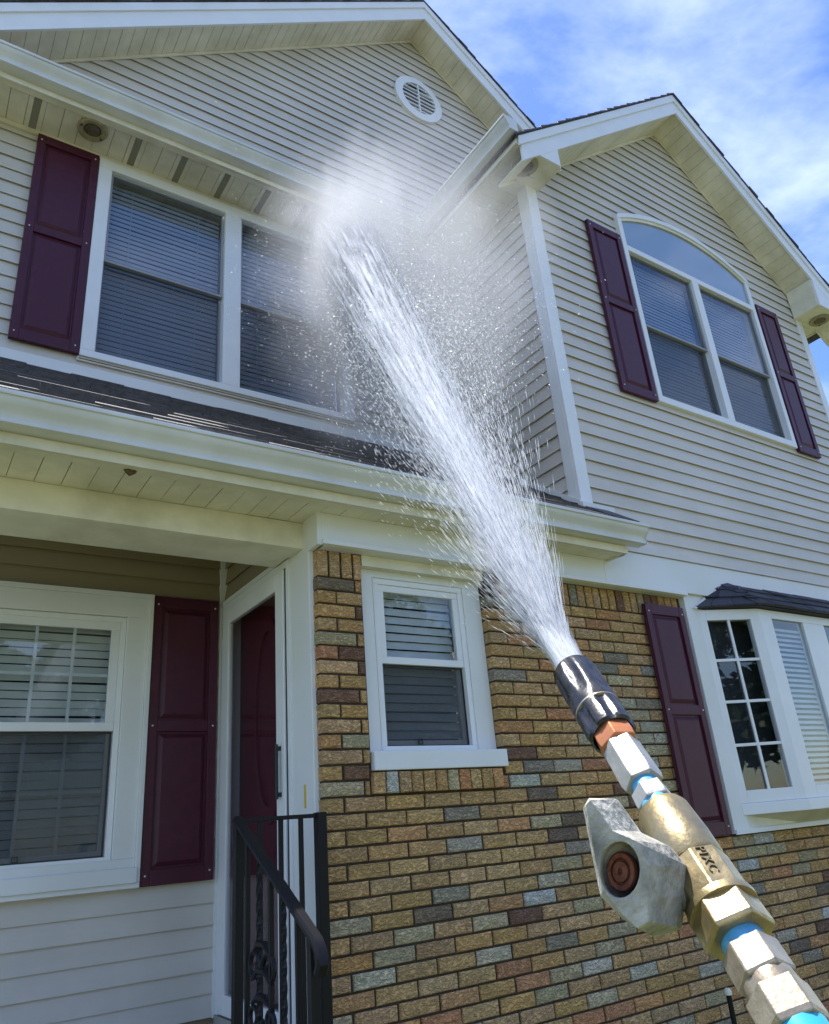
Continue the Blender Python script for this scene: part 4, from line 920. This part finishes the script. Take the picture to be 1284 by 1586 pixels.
for si, (fr, base) in enumerate(((.3, .35), (.5, .55), (.72, .62), (.95, .48), (1.25, .04), (1.6, -.22), (2.0, -.40))):
    o_ = len(V)
    for i in range(nd + 1):
        d = .0 + (JL*.985)*(i/nd)**2.4; kb = math.exp(-d/.22); r = jet_r(d)*(fr*(1 - kb) + kb*(.55 + .45*min(fr, 1.15)))
        for j in range(na):
            a = 2*math.pi*j/na; q = J0 + JD*d + jr*(math.cos(a)*r) + ju*(math.sin(a)*r)
            V.append((q.x, q.y, q.z + ZO)); FLOW.append((math.cos(a)*(4.2 + si*1.3), math.sin(a)*(4.2 + si*1.3), 3.6*math.log(d + .10) + si*17)); FADE.append(base - .05 + (.55*math.exp(-d/.3) if fr < 1 else .2*math.exp(-d/.2)) - .26*max(0, min(d, 1.2) - .12) - .09*max(0, min(d, 2.6) - 1.2) + (.12*max(0, d - 2.6) if fr < 1.2 else .04*max(0, d - 2.6)))
    for i in range(nd):
        for j in range(na): F.append((o_ + i*na + j, o_ + i*na + (j+1) % na, o_ + (i+1)*na + (j+1) % na, o_ + (i+1)*na + j))
me = bpy.data.meshes.new('water_jet'); me.from_pydata(V, [], F)
at_ = me.attributes.new('flow', 'FLOAT_VECTOR', 'POINT'); at_.data.foreach_set('vector', [c for q in FLOW for c in q])
at_ = me.attributes.new('fade', 'FLOAT', 'POINT'); at_.data.foreach_set('value', FADE)
for p_ in me.polygons: p_.use_smooth = True
me.materials.append(MATS['water_flow']); wj = bpy.data.objects.new('water_jet', me); COL.objects.link(wj)
tag(wj, 'dense white water jet shooting from the black nozzle', kind='stuff')
# streaks and droplets: elongated octahedra along the flight direction
def octa(V, F, p, d, ln, r):
    a = d.cross(UPV); a = (a if a.length > .01 else d.cross(RGT)).normalized(); b = d.cross(a); o_ = len(V)
    for q in (p - d*ln, p + a*r, p + b*r, p - a*r, p - b*r, p + d*ln): V.append((q.x, q.y, q.z + ZO))
    for i in range(4): F.append((o_, o_ + 1 + (i+1) % 4, o_ + 1 + i)); F.append((o_ + 5, o_ + 1 + i, o_ + 1 + (i+1) % 4))
V, F = [], []
for k in range(60000):
    core = WR_.random() < .5
    d = math.exp(WR_.uniform(math.log(.03), math.log(4.2))) if not core else math.exp(WR_.uniform(math.log(.05), math.log(3.4)))
    sg = math.radians(2.8 if core else 5.4)
    if not core and d < .5: sg = math.radians(7.2)
    ax_, ay_ = WR_.gauss(0, sg), WR_.gauss(0, sg)
    if not core: ax_ += .035*min(d, 3)/3
    dv = (JD + jr*ax_ + ju*ay_).normalized(); q = J0 + dv*d - Vector((0, 0, .012*d*d*WR_.random()))
    if q.y > .8: continue
    ln = (.018 - .010*min(d/3, 1))*WR_.uniform(.3, 1.5); r = (.00030 + .00024*min(d, 3))*WR_.uniform(.5, 1.5)
    if abs(ax_) > .17: continue
    octa(V, F, q, dv, ln, r)
me = bpy.data.meshes.new('water_streaks'); me.from_pydata(V, [], F); me.materials.append(MATS['water_streak']); o = bpy.data.objects.new('water_streaks', me); COL.objects.link(o)
tag(o, 'thin white water streaks fanning out around the jet', kind='stuff')
V, F = [], []
HC = J0 + JD*(JL*.86)
def ok(q):
    if q.y > D - .03: return False
    if q.y > .72 and q.z > 3.38: return False
    if q.x > XS - .03 and q.y > YW - .03: return False
    return True
for k in range(95000):
    m_ = WR_.random()
    if m_ < .45:      # halo around the far half of the jet, drifting to the right
        d = JL*WR_.uniform(.25, .97); sg = .085*d
        q = J0 + JD*d + jr*WR_.gauss(.045*d, sg*1.05) + ju*WR_.gauss(-.01*d, sg*.75)
    elif m_ < .80:    # burst around the place that is hit
        v = Vector((WR_.gauss(0, 1), WR_.gauss(0, 1), WR_.gauss(0, 1))); v = v.normalized()*abs(WR_.gauss(0, .55))
        q = HC + JD*.2 + v - ju*.1
    else:             # drops raining down between the jet and the side wall
        q = Vector((WR_.uniform(.3, 1.85), WR_.uniform(-.2, 1.05), WR_.uniform(.9, 3.3))); q.x = min(q.x, 1.86)
        if WR_.random() > math.exp(-((q.x - 1.15)/.55)**2): continue
    if not ok(q): continue
    dv = (JD*WR_.uniform(-.3, 1) + Vector((WR_.gauss(0, .4), WR_.gauss(0, .4), WR_.gauss(-.3, .5)))).normalized()
    r = .0006 + .0014*WR_.random()**2; octa(V, F, q, dv, r*WR_.uniform(1.0, 3.0), r)
me = bpy.data.meshes.new('water_droplets'); me.from_pydata(V, [], F); me.materials.append(MATS['water_drop']); o = bpy.data.objects.new('water_droplets', me); COL.objects.link(o)
tag(o, 'cloud of fine water droplets between the twin window and the projecting gable', kind='stuff')
def mist(name, centre, axes, radii, dens, label, nscale=3.0, power=2.0):
    mt = bpy.data.materials.new(name); mt.use_nodes = True; n = mt.node_tree.nodes; l = mt.node_tree.links.new; n.clear()
    o = n.new('ShaderNodeOutputMaterial'); v = n.new('ShaderNodeVolumePrincipled'); v.inputs['Color'].default_value = (.70, .72, .76, 1); v.inputs['Anisotropy'].default_value = .2
    tcn = n.new('ShaderNodeTexCoord'); gr = n.new('ShaderNodeTexGradient'); gr.gradient_type = 'SPHERICAL'; ns = n.new('ShaderNodeTexNoise'); ns.inputs['Scale'].default_value = nscale; ns.inputs['Detail'].default_value = 4
    pw = n.new('ShaderNodeMath'); pw.operation = 'POWER'; pw.inputs[1].default_value = power
    mr = n.new('ShaderNodeMapRange'); mr.inputs[1].default_value = .3; mr.inputs[2].default_value = .7; mr.inputs[3].default_value = .35; mr.inputs[4].default_value = 1.5
    m1 = n.new('ShaderNodeMath'); m1.operation = 'MULTIPLY'; m2 = n.new('ShaderNodeMath'); m2.operation = 'MULTIPLY'; m2.inputs[1].default_value = dens
    wn = n.new('ShaderNodeTexNoise'); wn.inputs['Scale'].default_value = nscale*.8; wn.inputs['Detail'].default_value = 3; sb_ = n.new('ShaderNodeVectorMath'); sb_.operation = 'SUBTRACT'; sb_.inputs[1].default_value = (.5, .5, .5)
    sc_ = n.new('ShaderNodeVectorMath'); sc_.operation = 'SCALE'; sc_.inputs['Scale'].default_value = .75; av_ = n.new('ShaderNodeVectorMath'); av_.operation = 'ADD'
    l(tcn.outputs['Object'], wn.inputs[0]); l(wn.outputs['Color'], sb_.inputs[0]); l(sb_.outputs[0], sc_.inputs[0]); l(sc_.outputs[0], av_.inputs[0]); l(tcn.outputs['Object'], av_.inputs[1]); l(av_.outputs[0], gr.inputs[0]); l(tcn.outputs['Object'], ns.inputs[0]); l(gr.outputs['Fac'], pw.inputs[0]); l(ns.outputs[0], mr.inputs[0]); l(pw.outputs[0], m1.inputs[0]); l(mr.outputs[0], m1.inputs[1]); l(m1.outputs[0], m2.inputs[0]); l(m2.outputs[0], v.inputs['Density']); l(v.outputs[0], o.inputs['Volume'])
    bm = bmesh.new(); bmesh.ops.create_icosphere(bm, subdivisions=3, radius=1); me = bpy.data.meshes.new(name); bm.to_mesh(me); bm.free(); me.materials.append(mt)
    ob = bpy.data.objects.new(name, me); COL.objects.link(ob); mw = Matrix([axes[i]*radii[i] for i in range(3)]).transposed().to_4x4(); mw.translation = centre + Vector((0, 0, ZO)); ob.matrix_world = mw
    tag(ob, label, kind='stuff')
vd = (HIT - CAM).normalized(); vr = vd.cross(UPV).normalized(); vu = vr.cross(vd)
mist('water_mist', at(556, 440, 4.8), (vr, vu, vd), (.38, .92, .5), 10, 'white burst of mist where the jet strikes under the eave', 3.2, 1.5)
mist('water_spread', at(505, 350, 5.2), (vr, vu, vd), (.62, .42, .45), 1.7, 'soft mist rolling left along the upper gutter', 2.6, 1.3)
mist('water_haze', at(630, 480, 4.5), (vr, vu, vd), (.98, 1.15, .95), 2.0, 'thin grey water haze drifting beside the projecting gable', 2.4, 1.3)
# ------------------------------------------------------------------ trees
def leafcloud(n, rad, centre, size, seed, lobes=12):
    rr = random.Random(seed); mb = MB()
    cs = []
    for _ in range(lobes):
        d = Vector((rr.gauss(0, 1), rr.gauss(0, 1), rr.gauss(0, .8))).normalized()*rr.uniform(.3, .85); cs.append((Vector((d.x*rad[0], d.y*rad[1], d.z*rad[2])), rr.uniform(.25, .5)))
    for _ in range(n):
        c, q = rr.choice(cs); d = Vector((rr.gauss(0, 1), rr.gauss(0, 1), rr.gauss(0, 1))).normalized()*(rr.random()**.4)*q
        p = Vector(centre) + c + Vector((d.x*rad[0], d.y*rad[1], d.z*rad[2])); u = Vector((rr.gauss(0, 1), rr.gauss(0, 1), rr.gauss(0, .6))).normalized(); v = u.cross(Vector((rr.gauss(0, 1), rr.gauss(0, 1), rr.gauss(0, 1)))).normalized(); s_ = size*rr.uniform(.6, 1.4)
        mb.add([p - u*s_, p + v*s_*.45, p + u*s_, p - v*s_*.45], [(0, 1, 2, 3)])
    return mb, cs
def tree(x, y, h, rad, label, seed, lm='leaf', n=5000, size=.16, group=None):
    t = empty('tree', (x, y, 0)); tag(t, label, 'tree', group=group); z0 = -2.65; cz = z0 + h - rad[2]
    mb, cs = leafcloud(n, rad, (x, y, cz), size, seed); o = mb.build('crown', lm, t); o.matrix_parent_inverse = Matrix.Translation((-x, -y, 0))
    mb = MB().tube([(x, y, z0 - .1), (x + .1, y, z0 + h*.25), (x, y + .1, cz), (x, y, cz + rad[2]*.5)], [h*.03, h*.024, h*.016, h*.005], 10)
    for c, q in cs[:8]: mb.tube([(x, y, cz - rad[2]*.7), (x + c.x*.5, y + c.y*.5, cz + c.z*.4 - .2), (x + c.x, y + c.y, cz + c.z)], [h*.012, h*.008, h*.003], 6)
    o = mb.build('trunk', 'bark', t, smooth=True); o.matrix_parent_inverse = Matrix.Translation((-x, -y, 0))
p = at(1296, 622, 17); tree(p.x + 1.7, p.y - .8, p.z + 2.65 + 1.2, (2.3, 2.3, 2.2), 'leafy green tree beyond the far corner of the house', 3, n=4200, size=.12)
mb = MB()                                                # the far wood across the lawn, seen only as one mass in the panes
for i, (x, y, h) in enumerate(((2, -24, 10), (9, -21, 8.5), (16, -25, 11), (-6, -27, 11), (24, -18, 9))):
    q, cs = leafcloud(6000, (4.2, 4.2, 3.6), (x, y, -2.65 + h - 3.6), .24, 20 + i); mb.add(q.v, q.f); mb.tube([(x, y, -2.75), (x, y, -2.65 + h - 3)], [.3, .15], 8)
tag(mb.build('woodland', 'leaf_dark'), 'dark green wood across the lawn facing the house', kind='stuff')
